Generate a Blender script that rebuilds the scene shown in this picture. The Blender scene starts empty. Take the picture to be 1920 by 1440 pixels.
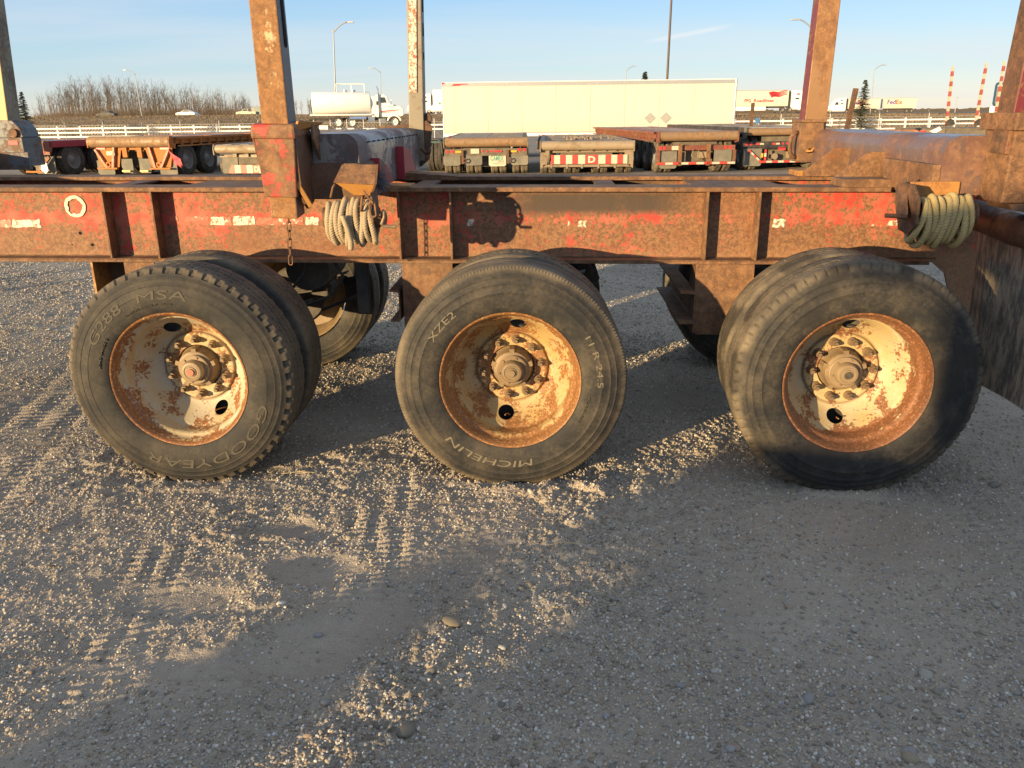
import bpy, math, random
import numpy as np
from mathutils import Vector, Matrix
R = math.radians
rnd = random.Random(7)
sc = bpy.context.scene
C = sc.collection

# ------------------------------------------------------------------ camera
FPX, PITCH, YAW, ROLL = 1520.95, 0.32005, 0.04508, -0.01117
CAM = np.array([0.1703, -3.5791, 1.7137])
fw = np.array([-math.sin(YAW)*math.cos(PITCH), math.cos(YAW)*math.cos(PITCH), -math.sin(PITCH)])
_r = np.array([math.cos(YAW), math.sin(YAW), 0.0]); _u = np.cross(_r, fw)
rt = _r*math.cos(ROLL) + _u*math.sin(ROLL); up = -_r*math.sin(ROLL) + _u*math.cos(ROLL)
cd = bpy.data.cameras.new('camera'); cam = bpy.data.objects.new('camera', cd); C.objects.link(cam)
cam.matrix_world = Matrix(((rt[0], up[0], -fw[0], CAM[0]), (rt[1], up[1], -fw[1], CAM[1]),
                           (rt[2], up[2], -fw[2], CAM[2]), (0, 0, 0, 1)))
cd.sensor_width = 36; cd.sensor_fit = 'HORIZONTAL'; cd.lens = 36*FPX/1920
cd.clip_start = 0.05; cd.clip_end = 12000
sc.camera = cam
sc.render.resolution_x = 1024; sc.render.resolution_y = 768

def at(px, py, Y=None, Z=None, X=None):
    """point of the real scene seen at a pixel of the 1920x1440 photograph, at a known depth"""
    d = fw + rt*(px-960)/FPX - up*(py-720)/FPX
    t = (Y-CAM[1])/d[1] if Y is not None else ((Z-CAM[2])/d[2] if Z is not None else (X-CAM[0])/d[0])
    return CAM + t*d

# ------------------------------------------------------------------ light
SUN_EL, SUN_AZ = R(6.0), R(41)          # light travels towards +x sin, +y cos
w = bpy.data.worlds.new('World'); sc.world = w; w.use_nodes = True
wn = w.node_tree; wn.nodes.clear()
sky = wn.nodes.new('ShaderNodeTexSky'); sky.sky_type = 'NISHITA'; sky.sun_disc = False
sky.sun_elevation = SUN_EL; sky.sun_rotation = math.pi + SUN_AZ
sky.air_density = 1.0; sky.dust_density = .35; sky.ozone_density = 1.2; sky.altitude = 600
bg = wn.nodes.new('ShaderNodeBackground'); bg.inputs[1].default_value = 0.15
wo = wn.nodes.new('ShaderNodeOutputWorld')
# thin high cloud: streaks of the same sky light, stretched along one direction
tc = wn.nodes.new('ShaderNodeTexCoord')
sep = wn.nodes.new('ShaderNodeSeparateXYZ'); wn.links.new(tc.outputs['Generated'], sep.inputs[0])
dv = []
za = wn.nodes.new('ShaderNodeMath'); za.operation = 'ADD'; za.inputs[1].default_value = 0.12; wn.links.new(sep.outputs[2], za.inputs[0])
for k in range(2):
    m = wn.nodes.new('ShaderNodeMath'); m.operation = 'DIVIDE'; wn.links.new(sep.outputs[k], m.inputs[0]); wn.links.new(za.outputs[0], m.inputs[1]); dv.append(m)
cb = wn.nodes.new('ShaderNodeCombineXYZ'); wn.links.new(dv[0].outputs[0], cb.inputs[0]); wn.links.new(dv[1].outputs[0], cb.inputs[1])
mp = wn.nodes.new('ShaderNodeMapping'); mp.inputs['Scale'].default_value = (0.28, 0.9, 1); mp.inputs['Rotation'].default_value = (0, 0, R(-14)); mp.inputs['Location'].default_value = (1.3, .4, 0)
wn.links.new(cb.outputs[0], mp.inputs[0])
nz = wn.nodes.new('ShaderNodeTexNoise'); nz.inputs['Scale'].default_value = 1.0; nz.inputs['Detail'].default_value = 7; nz.inputs['Roughness'].default_value = .52; nz.inputs['Distortion'].default_value = .5
wn.links.new(mp.outputs[0], nz.inputs['Vector'])
rp = wn.nodes.new('ShaderNodeValToRGB'); rp.color_ramp.elements[0].position = .44; rp.color_ramp.elements[1].position = .70
wn.links.new(nz.outputs[0], rp.inputs[0])
cm = wn.nodes.new('ShaderNodeMath'); cm.operation = 'MULTIPLY'; cm.inputs[1].default_value = .5; wn.links.new(rp.outputs[0], cm.inputs[0])
hs = wn.nodes.new('ShaderNodeHueSaturation'); hs.inputs['Saturation'].default_value = 1.0; hs.inputs['Value'].default_value = 1.0
wb = wn.nodes.new('ShaderNodeMixRGB'); wb.blend_type = 'MULTIPLY'; wb.inputs[0].default_value = 1; wb.inputs[2].default_value = (1.02, .97, 1.22, 1)   # camera white balance of the sky light
wn.links.new(sky.outputs[0], wb.inputs[1]); wn.links.new(wb.outputs[0], hs.inputs['Color'])
# the phone's rendering of the clear evening sky: pale at the horizon, clean blue above, overhead lightened for extra fill light, the same all the way round
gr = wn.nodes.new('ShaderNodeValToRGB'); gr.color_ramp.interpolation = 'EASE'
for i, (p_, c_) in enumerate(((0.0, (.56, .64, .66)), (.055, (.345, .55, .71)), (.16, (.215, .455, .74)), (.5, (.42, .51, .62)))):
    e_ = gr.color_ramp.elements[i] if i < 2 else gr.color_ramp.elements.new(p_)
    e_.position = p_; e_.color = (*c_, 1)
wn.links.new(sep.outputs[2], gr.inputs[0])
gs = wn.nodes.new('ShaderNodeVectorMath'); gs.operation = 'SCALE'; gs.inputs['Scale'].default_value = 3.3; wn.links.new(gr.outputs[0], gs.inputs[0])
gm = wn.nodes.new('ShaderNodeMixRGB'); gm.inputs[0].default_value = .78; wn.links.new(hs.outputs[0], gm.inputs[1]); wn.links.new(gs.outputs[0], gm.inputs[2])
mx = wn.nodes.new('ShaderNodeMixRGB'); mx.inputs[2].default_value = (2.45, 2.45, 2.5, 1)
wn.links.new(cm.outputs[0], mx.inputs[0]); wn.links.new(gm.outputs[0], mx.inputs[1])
# one short vapour trail low on the right
def _dir(px, py): d = fw + rt*(px-960)/FPX - up*(py-720)/FPX; return d/np.linalg.norm(d)
_a, _b = _dir(1195, 82), _dir(1392, 44); _n = np.cross(_a, _b); _n /= np.linalg.norm(_n); _c = (_a+_b)/2; _t = (_b-_a)/np.linalg.norm(_b-_a); _h = float(np.linalg.norm(_b-_a)/2)
def _dot(v, off=0.0):
    k = wn.nodes.new('ShaderNodeVectorMath'); k.operation = 'DOT_PRODUCT'; k.inputs[1].default_value = tuple(float(q) for q in v); wn.links.new(tc.outputs['Generated'], k.inputs[0])
    m_ = wn.nodes.new('ShaderNodeMath'); m_.operation = 'SUBTRACT'; m_.inputs[1].default_value = off; wn.links.new(k.outputs['Value'], m_.inputs[0]); b_ = wn.nodes.new('ShaderNodeMath'); b_.operation = 'ABSOLUTE'; wn.links.new(m_.outputs[0], b_.inputs[0]); return b_.outputs[0]
def _fall(s, lo, hi):
    k = wn.nodes.new('ShaderNodeMapRange'); k.interpolation_type = 'SMOOTHSTEP'; wn.links.new(s, k.inputs[0]); k.inputs[1].default_value = lo; k.inputs[2].default_value = hi; k.inputs[3].default_value = 1; k.inputs[4].default_value = 0; return k.outputs[0]
tm = wn.nodes.new('ShaderNodeMath'); tm.operation = 'MULTIPLY'; wn.links.new(_fall(_dot(_n), .0003, .0038), tm.inputs[0]); wn.links.new(_fall(_dot(_t, float(_c@_t)), _h*.35, _h), tm.inputs[1])
tm2 = wn.nodes.new('ShaderNodeMath'); tm2.operation = 'MULTIPLY'; tm2.inputs[1].default_value = .42; wn.links.new(tm.outputs[0], tm2.inputs[0])
mx2 = wn.nodes.new('ShaderNodeMixRGB'); mx2.inputs[2].default_value = (2.9, 2.85, 2.8, 1); wn.links.new(tm2.outputs[0], mx2.inputs[0]); wn.links.new(mx.outputs[0], mx2.inputs[1])
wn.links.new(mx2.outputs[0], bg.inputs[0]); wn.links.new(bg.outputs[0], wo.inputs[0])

sl = bpy.data.lights.new('sun', 'SUN'); sl.energy = 4.6; sl.angle = R(0.5); sl.color = (1.0, 0.72, 0.37)
so = bpy.data.objects.new('sun', sl); C.objects.link(so)
ld = Vector((math.sin(SUN_AZ)*math.cos(SUN_EL), math.cos(SUN_AZ)*math.cos(SUN_EL), -math.sin(SUN_EL)))
so.rotation_euler = ld.to_track_quat('-Z', 'Y').to_euler()
vs = sc.view_settings; vs.view_transform = 'Standard'; vs.look = 'None'; vs.gamma = 1; vs.exposure = 1.17
vs.use_curve_mapping = False

# ------------------------------------------------------------------ materials
class NT:
    def __init__(s, name, rough=.8, metal=0.0, spec=None):
        s.m = bpy.data.materials.new(name); s.m.use_nodes = True; s.t = s.m.node_tree
        s.b = s.t.nodes['Principled BSDF']; s.b.inputs['Roughness'].default_value = rough; s.b.inputs['Metallic'].default_value = metal
        if spec is not None: s.b.inputs['Specular IOR Level'].default_value = spec
        s.tc = s.t.nodes.new('ShaderNodeTexCoord'); s.co = s.tc.outputs['Object']
    def n(s, kind, **kw):
        k = s.t.nodes.new('ShaderNode'+kind)
        for a, v in kw.items(): setattr(k, a, v)
        return k
    def L(s, a, b): s.t.links.new(a, b)
    def set(s, sock, v):
        if isinstance(v, bpy.types.NodeSocket): s.L(v, sock)
        else: sock.default_value = v
    def noise(s, scale, detail=5, rough=.55, vec=None, dist=0.0, stretch=None):
        k = s.n('TexNoise'); k.inputs['Scale'].default_value = scale; k.inputs['Detail'].default_value = detail
        k.inputs['Roughness'].default_value = rough; k.inputs['Distortion'].default_value = dist
        v = vec or s.co
        if stretch:
            mm = s.n('Mapping'); mm.inputs['Scale'].default_value = stretch; s.L(v, mm.inputs[0]); v = mm.outputs[0]
        s.L(v, k.inputs['Vector']); return k.outputs[0]
    def voro(s, scale, vec=None, feature='F1', out=0):
        k = s.n('TexVoronoi', feature=feature); k.inputs['Scale'].default_value = scale; s.L(vec or s.co, k.inputs['Vector']); return k.outputs[out]
    def math(s, op, a, b=0.0, c=None):
        k = s.n('Math', operation=op); s.set(k.inputs[0], a); s.set(k.inputs[1], b)
        if c is not None: s.set(k.inputs[2], c)
        return k.outputs[0]
    def step(s, v, lo, hi):
        k = s.n('MapRange', interpolation_type='SMOOTHSTEP'); s.L(v, k.inputs[0]); k.inputs[1].default_value = lo; k.inputs[2].default_value = hi; return k.outputs[0]
    def mix(s, f, a, b):
        k = s.n('MixRGB'); s.set(k.inputs[0], f)
        for i, v in ((1, a), (2, b)):
            if isinstance(v, bpy.types.NodeSocket): s.L(v, k.inputs[i])
            else: k.inputs[i].default_value = (*v[:3], 1)
        return k.outputs[0]
    def xyz(s):
        k = s.n('SeparateXYZ'); s.L(s.co, k.inputs[0]); return k.outputs
    def col(s, v):
        if isinstance(v, bpy.types.NodeSocket): s.L(v, s.b.inputs['Base Color'])
        else: s.b.inputs['Base Color'].default_value = (*v[:3], 1)
    def rough(s, v): s.L(v, s.b.inputs['Roughness'])
    def bump(s, h, strength=.5, dist=.002):
        k = s.n('Bump'); k.inputs['Strength'].default_value = strength; k.inputs['Distance'].default_value = dist
        s.L(h, k.inputs['Height']); s.L(k.outputs[0], s.b.inputs['Normal'])

def rusty(name, paint, rust1=(.235, .118, .056), rust2=(.10, .05, .028), bias=0.0, big=2.2, fine=38, dust=.25, dustc=(.36, .25, .15), rough=.75, streak=0.0, sharp=.035):
    """chipped paint over mottled rust; bias > 0 means more rust"""
    s = NT(name, rough)
    a = s.noise(big, 6, .6); b = s.noise(fine, 6, .65); c = s.noise(fine*5, 3, .6)
    k = s.math('ADD', s.math('MULTIPLY', a, .55), s.math('MULTIPLY', b, .33)); k = s.math('ADD', k, s.math('MULTIPLY', c, .12))
    if streak: k = s.math('ADD', k, s.math('MULTIPLY', s.math('SUBTRACT', s.noise(14, 4, .6, stretch=(1, 1, .12)), .5), streak))
    m = s.step(k, .5-bias-sharp, .5-bias+sharp)
    rr = s.mix(s.step(s.noise(fine*.5, 6, .7), .35, .68), rust2, rust1)
    rr = s.mix(s.math('MULTIPLY', s.step(s.noise(fine*2.3, 4, .7), .5, .7), .55), rr, (rust1[0]*1.5, rust1[1]*1.6, rust1[2]*1.4))
    rr = s.mix(s.math('MULTIPLY', s.step(s.noise(big*2.1, 7, .7, dist=.6), .45, .62), .6), rr, tuple(v*.8 for v in rust2))
    rr = s.mix(s.math('MULTIPLY', s.step(s.noise(fine*.9, 5, .75, stretch=(1, 1, .35)), .56, .70), .45), rr, (rust1[0]*1.35, rust1[1]*1.15, rust1[2]*.75))
    pv = s.mix(s.math('MULTIPLY', s.noise(big*3, 5, .6), .5), paint, tuple(x*.62 for x in paint))
    cc = s.mix(m, pv, rr)
    cc = s.mix(s.math('MULTIPLY', s.step(s.noise(big*1.7, 6, .7), .45, .75), dust*.8), cc, dustc)
    s.col(cc); s.rough(s.math('ADD', s.math('MULTIPLY', m, .3), rough-.25))
    s.bump(s.math('ADD', s.math('MULTIPLY', c, .5), s.math('SUBTRACT', b, s.math('MULTIPLY', m, .5))), .5, .0016)
    return s.m

def plain(name, col, rough=.6, metal=0.0, var=.25, scale=6, dust=0.0, dustc=(.3, .24, .17), bump=0.0, spec=None):
    s = NT(name, rough, metal, spec)
    v = s.noise(scale, 5, .6)
    cc = s.mix(v, tuple(x*(1-var) for x in col), tuple(min(1, x*(1+var)) for x in col))
    if dust: cc = s.mix(s.math('MULTIPLY', s.step(s.noise(scale*.7, 6, .7), .35, .7), dust), cc, dustc)
    s.col(cc)
    if bump: s.bump(s.noise(scale*12, 4, .6), bump, .003)
    return s.m

def emis(name, col, k):
    s = NT(name); s.col(col); s.b.inputs['Emission Color'].default_value = (*col, 1); s.b.inputs['Emission Strength'].default_value = k; return s.m

M = {}
# main rail: rust with red paint left in patches, thicker along the old tape line
def rail_mat():
    s = NT('rail_red_rust', .72)
    X, Y, Z = s.xyz()
    a = s.noise(1.5, 5, .55); b = s.noise(30, 7, .68); c = s.noise(150, 3, .6); e = s.noise(6.5, 5, .6)
    # height of the tape line
    band = s.math('SUBTRACT', 1.0, s.step(s.math('ABSOLUTE', s.math('SUBTRACT', s.math('ADD', Z, s.math('MULTIPLY', X, .007)), 1.178)), .012, .05))
    uppr = s.step(s.math('ADD', Z, s.math('MULTIPLY', s.noise(3.0, 3), .2)), 1.15, 1.32)
    left = s.math('SUBTRACT', 1.0, s.step(X, -1.9, .1)); right = s.step(X, 1.05, 1.5)
    k = s.math('ADD', s.math('MULTIPLY', a, .30), s.math('MULTIPLY', s.noise(52, 6, .7), .70))
    k = s.math('ADD', k, s.math('MULTIPLY', e, .28))
    k = s.math('ADD', k, s.math('MULTIPLY', band, .075)); k = s.math('ADD', k, s.math('MULTIPLY', uppr, s.math('MULTIPLY', s.math('ADD', left, s.math('MULTIPLY', right, 1.7)), .075)))
    k = s.math('ADD', k, s.math('MULTIPLY', c, .1))
    k = s.math('ADD', k, s.math('MULTIPLY', s.math('SUBTRACT', s.noise(9, 5, .6, stretch=(1.6, 1, .22)), .5), .22)); m = s.math('MULTIPLY', s.step(k, .748, .80), .92)
    rr = s.mix(s.step(s.noise(60, 7, .7), .38, .64), (.115, .055, .029), (.25, .125, .06))
    rr = s.mix(s.math('MULTIPLY', s.step(s.noise(170, 3, .7), .53, .68), .6), rr, (.42, .24, .12))
    rr = s.mix(s.math('MULTIPLY', s.step(s.noise(3.5, 5, .6), .45, .7), .5), rr, (.20, .07, .03))
    rd = s.mix(s.step(s.noise(9, 4), .35, .6), (.46, .04, .03), (.38, .11, .07))
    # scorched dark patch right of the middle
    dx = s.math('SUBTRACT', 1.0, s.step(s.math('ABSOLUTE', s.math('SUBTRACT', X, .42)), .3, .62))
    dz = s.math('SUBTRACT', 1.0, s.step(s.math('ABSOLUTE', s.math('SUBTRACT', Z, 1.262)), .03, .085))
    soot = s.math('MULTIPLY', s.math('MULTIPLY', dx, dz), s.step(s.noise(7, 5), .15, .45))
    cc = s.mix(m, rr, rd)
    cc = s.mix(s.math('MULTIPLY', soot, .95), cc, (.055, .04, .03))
    low = s.math('SUBTRACT', 1.0, s.step(s.math('ADD', Z, s.math('MULTIPLY', s.noise(5, 5), .08)), 1.0, 1.07))
    cc = s.mix(s.math('MULTIPLY', low, .3), cc, (.36, .2, .1))
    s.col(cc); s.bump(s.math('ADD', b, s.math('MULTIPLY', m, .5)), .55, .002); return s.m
M['rail'] = rail_mat()
M['rust'] = rusty('heavy_rust', (.24, .09, .035), bias=.12, fine=45)
M['rust_edge'] = rusty('flange_rust', (.36, .07, .04), bias=.19, fine=30)
M['rust_dark'] = rusty('dark_rust', (.13, .06, .035), rust1=(.17, .08, .04), rust2=(.06, .035, .022), bias=.05, dust=.15)
M['rust_orange'] = rusty('orange_rust', (.42, .2, .05), rust1=(.38, .18, .05), rust2=(.22, .085, .03), bias=.0, dust=.2, dustc=(.45, .3, .12))
M['pocket'] = rusty('pocket_red_rust', (.40, .04, .03), bias=.035, big=6, fine=24, dust=.3)
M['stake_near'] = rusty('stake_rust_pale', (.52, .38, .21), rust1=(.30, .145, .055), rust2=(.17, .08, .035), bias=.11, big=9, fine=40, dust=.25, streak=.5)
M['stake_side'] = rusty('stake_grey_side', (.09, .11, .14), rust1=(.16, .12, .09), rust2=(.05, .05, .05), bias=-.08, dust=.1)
M['stake_grey'] = rusty('stake_grey_dust', (.24, .21, .16), rust1=(.2, .14, .09), rust2=(.13, .11, .09), bias=-.03, dust=.3)
M['stake_brown'] = rusty('stake_brown', (.27, .15, .07), rust1=(.29, .15, .065), rust2=(.17, .08, .04), bias=.0, big=4, streak=.4)
M['stake_yellow'] = rusty('stake_yellow', (.55, .38, .14), rust1=(.2, .1, .04), bias=-.15, big=5)
M['blue_grey'] = rusty('blue_grey_paint', (.09, .105, .125), rust1=(.17, .09, .055), rust2=(.07, .05, .04), bias=-.02, big=6, dust=.15)
M['bolster_l'] = rusty('bolster_grey', (.23, .21, .2), rust1=(.13, .05, .045), rust2=(.1, .085, .08), bias=-.0, big=3, dust=.35, dustc=(.34, .32, .3), rough=.6)
M['bolster_r'] = rusty('bolster_purple_rust', (.13, .085, .08), rust1=(.21, .115, .07), rust2=(.15, .075, .06), bias=.0, big=3.5, fine=26, dust=.28, dustc=(.34, .19, .09), rough=.5)
M['red_dark'] = rusty('dark_red_paint', (.33, .02, .035), bias=-.1, dust=.05)
def tape_mat(name, wb=.0):
    s = NT(name, .5); v = s.noise(22, 6, .7)
    cc = s.mix(s.step(v, .52+wb, .56+wb), (.60, .55, .46), (.5, .08, .05)); cc = s.mix(s.step(s.noise(45, 6, .75), .50, .56), cc, (.24, .14, .08)); s.col(cc); return s.m
M['tape_white'] = tape_mat('old_white_tape', .06)
M['tape_red'] = tape_mat('old_red_tape', -.12)
M['stake_tape'] = tape_mat('stake_tape', .0)
M['cream'] = rusty('cream_paint', (.7, .62, .45), bias=-.12, fine=60, dust=.1)
M['dark_steel'] = plain('dark_steel', (.03, .028, .027), .7, dust=.3)
M['hole_shade'] = plain('painted_hole_shade', (.006, .005, .005), 1)  # near black, the shade inside holes and slots put in as colour
M['chain'] = rusty('chain_rust', (.2, .1, .05), rust1=(.24, .11, .05), rust2=(.08, .045, .03), bias=.1)
def tyre_mat(name, dustk, blotch=0.0, base=(.015, .0155, .017)):
    s = NT(name, .72, 0, .35); X, Y, Z = s.xyz()
    r = s.math('SQRT', s.math('ADD', s.math('MULTIPLY', X, X), s.math('MULTIPLY', Z, Z)))
    d = s.math('ADD', s.math('MULTIPLY', s.noise(5, 6, .65), .7), s.math('MULTIPLY', s.noise(60, 5, .7), .3))
    dm = s.math('MULTIPLY', s.step(d, .40, .68), dustk)
    tread = s.step(r, .505, .538)
    dm = s.math('MINIMUM', 1.0, s.math('ADD', dm, s.math('MULTIPLY', tread, s.math('MULTIPLY', d, .75))))
    cc = s.mix(dm, base, (.22, .175, .12))
    if blotch: cc = s.mix(s.math('MULTIPLY', s.step(s.noise(4.2, 4, .5), .5, .62), blotch), cc, (.02, .018, .016))
    # scuffs
    sc_ = s.math('GREATER_THAN', s.noise(9, 2, .5, stretch=(1, 1, 14)), .79)
    cc = s.mix(s.math('MULTIPLY', sc_, .5), cc, (.4, .38, .34))
    rings = s.math('SINE', s.math('MULTIPLY', r, 420)); side = s.math('MULTIPLY', s.step(r, .455, .47), s.math('SUBTRACT', 1.0, s.step(r, .5, .51)))
    h = s.math('ADD', s.math('MULTIPLY', s.noise(140, 4, .6), .5), s.math('MULTIPLY', s.math('MULTIPLY', rings, side), .35))
    s.col(cc); s.bump(h, .5, .0012); return s.m
M['tyre1'] = tyre_mat('tyre_rubber_dusty', .20); M['tyre2'] = tyre_mat('tyre_rubber_scuffed', .27); M['tyre3'] = tyre_mat('tyre_rubber_muddy', .30, .75)
M['tyre_dark'] = tyre_mat('tyre_rubber_dark', .3); M['letter'] = plain('raised_rubber_letter', (.14, .12, .085), .7, var=.3, scale=30)
M['letter_dark'] = plain('raised_rubber_letter_dark', (.055, .047, .037), .7, var=.3, scale=30)
def rim_mat(name, paint, bias, lip, e0=.285, e1=.318,  r1=(.33, .14, .04), r2=(.16, .06, .025)):
    s = NT(name, .6); X, Y, Z = s.xyz()
    r = s.math('SQRT', s.math('ADD', s.math('MULTIPLY', X, X), s.math('MULTIPLY', Z, Z)))
    k = s.math('ADD', s.math('MULTIPLY', s.noise(9, 6, .62), .62), s.math('MULTIPLY', s.noise(70, 5, .7), .38))
    edge = s.math('MULTIPLY', s.step(r, e0, e1), lip)
    m = s.step(s.math('ADD', k, s.math('ADD', edge, bias)), .545, .585)
    sp = s.step(s.noise(230, 2, .5), .64, .68)
    rr = s.mix(s.noise(26, 6, .7), r2, r1); rr = s.mix(s.step(s.noise(90, 4, .7), .5, .65), rr, tuple(min(1, v*1.55) for v in r1))
    pv = s.mix(s.noise(5, 4), paint, tuple(v*.8 for v in paint)); pv = s.mix(s.math('MULTIPLY', s.step(s.noise(6, 6, .65), .38, .62), .65), pv, (paint[0]*.86, paint[1]*.74, paint[2]*.45))
    pad = s.math('SUBTRACT', 1.0, s.step(r, .166, .172)); pv = s.mix(s.math('MULTIPLY', pad, .6), pv, (.44, .31, .14)); groove = s.math('MULTIPLY', s.step(r, .170, .176), s.math('SUBTRACT', 1.0, s.step(r, .180, .19))); pv = s.mix(s.math('MULTIPLY', groove, .6), pv, (.2, .11, .05))
    pv = s.mix(s.math('MULTIPLY', sp, .7), pv, (.2, .1, .05))
    s.col(s.mix(m, pv, rr)); s.bump(s.math('ADD', s.noise(90, 4), m), .4, .001); return s.m
M['rim1'] = rim_mat('rim_white_rusting', (.45, .40, .31), .024, .15, e0=.298, e1=.322, r1=(.25, .11, .04), r2=(.11, .045, .02))
M['rim2'] = rim_mat('rim_rust_orange', (.42, .32, .17), .06, .12, r1=(.26, .125, .045), r2=(.12, .05, .02))
M['rim3'] = rim_mat('rim_cream_rusting', (.45, .38, .25), .026, .24, e0=.268, e1=.312, r1=(.22, .095, .04), r2=(.09, .036, .02))
M['hub'] = plain('hub_grease', (.16, .115, .07), .55, 0, .35, 18, dust=.5, dustc=(.3, .2, .1), bump=.3)
M['hub_pale'] = plain('hub_pale', (.23, .17, .105), .5, 0, .3, 18, dust=.4, dustc=(.25, .17, .09), bump=.2)
M['nut'] = plain('nut_steel', (.17, .12, .075), .5, .2, .4, 30, dust=.4, dustc=(.28, .18, .1))
M['red_cap'] = plain('red_cap', (.45, .12, .08), .5)
def rope_mat(name, a, b):
    s = NT(name, .9); v = s.noise(14, 5, .7); cc = s.mix(v, a, b); cc = s.mix(s.math('MULTIPLY', s.step(s.noise(5, 4), .5, .75), .5), cc, (.22, .17, .1)); s.col(cc); s.bump(s.noise(260, 3, .7), .6, .002); return s.m
M['rope1'] = rope_mat('rope_pale', (.43, .35, .24), (.25, .19, .12)); M['rope2'] = rope_mat('rope_yellow', (.56, .44, .21), (.34, .25, .10))
def flap_mat():
    s = NT('mudflap_rubber', .65); cc = s.mix(s.step(s.noise(30, 6, .7, stretch=(1, 1, .25)), .38, .62), (.12, .105, .085), (.38, .30, .21)); s.col(cc); s.bump(s.noise(60, 4), .4, .003); return s.m
M['flap'] = flap_mat()
# ground
def ground_mat():
    s = NT('gravel_yard', 1.0, 0, 0.0)
    k = s.n('NewGeometry'); s.co = k.outputs['Position']
    a = s.noise(1.1, 6, .6); b = s.noise(24, 6, .7); d = s.noise(160, 4, .7)
    cc = s.mix(s.step(a, .35, .65), (.33, .27, .205), (.45, .375, .285))
    cc = s.mix(s.math('MULTIPLY', b, .7), cc, (.20, .165, .125))
    cc = s.mix(s.math('MULTIPLY', s.step(d, .48, .7), .55), cc, (.50, .41, .30))
    hs_ = s.n('HueSaturation'); hs_.inputs['Saturation'].default_value = .82; s.L(cc, hs_.inputs['Color'])
    s.col(hs_.outputs[0])
    h = s.math('ADD', s.math('MULTIPLY', s.voro(120), -.8), s.math('ADD', s.math('MULTIPLY', s.voro(300), -.35), s.math('MULTIPLY', d, .7)))
    s.bump(h, .6, .006); return s.m
M['ground'] = ground_mat()
def stone_mat():
    s = NT('river_stones', .8, 0, .3); k = s.n('Attribute', attribute_name='stone_colour')
    s.col(s.mix(s.math('MULTIPLY', s.noise(120, 4), .35), k.outputs[0], (.14, .125, .1))); return s.m
M['stone'] = stone_mat()
def grit_mat():
    s = NT('grit', .9, 0, .2); k = s.n('Attribute', attribute_name='stone_colour', attribute_type='INSTANCER'); s.col(k.outputs[0]); return s.m
M['grit'] = grit_mat()
def grass_mat():
    s = NT('dry_grass', 1, 0, .1); k = s.n('NewGeometry'); s.co = k.outputs['Position']
    cc = s.mix(s.step(s.noise(.12, 6, .65, stretch=(.5, 2.5, 1)), .35, .65), (.24, .17, .10), (.38, .275, .165))
    cc = s.mix(s.math('MULTIPLY', s.noise(2.5, 5, .7), .5), cc, (.08, .065, .04)); s.col(cc); s.bump(s.noise(4, 5, .7), .3, .05); return s.m
M['grass'] = grass_mat(); M['grass_blade'] = plain('dry_grass_blades', (.20, .145, .085), 1, var=.3, scale=.2)
M['asphalt'] = plain('asphalt', (.2, .185, .165), .9, var=.2, scale=.4)
M['berm'] = plain('gravel_bank', (.26, .215, .16), .95, var=.35, scale=5, bump=.5)
M['white'] = plain('white_paint', (.78, .77, .74), .45, var=.06, scale=2, dust=.12)
M['white_fence'] = plain('white_rail', (.8, .79, .75), .5, var=.05)
def reefer_mat():
    s = NT('trailer_white', .4); X, Y, Z = s.xyz(); cc = s.mix(s.math('MULTIPLY', s.noise(1.5, 5, stretch=(3, 1, .3)), .4), (.60, .56, .47), (.48, .44, .36)); cc = s.mix(s.math('MULTIPLY', s.math('MULTIPLY', s.math('SUBTRACT', 1.0, s.step(Z, 1.2, 2.3)), s.noise(2.2, 6, .7, stretch=(4, 1, .25))), .55), cc, (.36, .31, .24)); s.col(cc)
    s.bump(s.math('SINE', s.math('MULTIPLY', X, 31)), .15, .01); return s.m
M['reefer'] = reefer_mat()
M['alu'] = plain('aluminium_trim', (.5, .49, .47), .35, .6, .15)
M['chrome'] = plain('chrome', (.75, .77, .8), .12, 1.0, .05)
M['glass'] = plain('dark_glass', (.03, .045, .055), .12, 0, .1, spec=.8)
M['black'] = plain('black_plastic', (.02, .02, .022), .6, var=.3, dust=.2)
M['small_tyre'] = plain('small_tyre', (.026, .025, .024), .85, var=.3, scale=9, dust=.55, dustc=(.15, .12, .085))
M['small_tyre_dusty'] = plain('small_tyre_dusty', (.05, .045, .038), .9, var=.3, scale=9, dust=.9, dustc=(.2, .16, .11), bump=.4)
M['small_rim'] = plain('small_rim', (.2, .19, .18), .5, .2, .3)
M['white_rim'] = plain('white_rim', (.7, .7, .68), .4)
def wood():
    s = NT('deck_wood', .75); cc = s.mix(s.noise(3, 6, .65, stretch=(6, 1, 1)), (.2, .18, .16), (.36, .34, .33)); s.col(cc); return s.m
M['wood'] = wood()
M['wood_brown'] = plain('deck_wood_brown', (.24, .18, .13), .8, var=.35, scale=4, dust=.5, dustc=(.33, .25, .17))
M['tube_brown'] = rusty('roller_brown', (.25, .16, .09), rust1=(.3, .17, .08), rust2=(.17, .1, .055), bias=0, big=3, fine=18, dust=.3, streak=.3)
M['tube_dust'] = rusty('roller_dust', (.32, .25, .17), rust1=(.3, .22, .14), rust2=(.22, .16, .1), bias=0, big=2, fine=12, dust=.4)
M['dusty'] = rusty('dusty_steel', (.26, .2, .14), rust1=(.24, .18, .12), rust2=(.16, .12, .08), bias=0, dust=.3)
M['dusty_dark'] = plain('dusty_dark_steel', (.10, .085, .065), .85, var=.4, dust=.4)
M['orange'] = rusty('orange_paint', (.30, .10, .008), rust1=(.2, .08, .025), rust2=(.1, .045, .02), bias=-.14, big=3, fine=16, dust=.06)
M['orange'] = plain('weathered_orange', (.36, .115, .012), .7, var=.35, scale=5, dust=.3, dustc=(.26, .14, .06))
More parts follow.
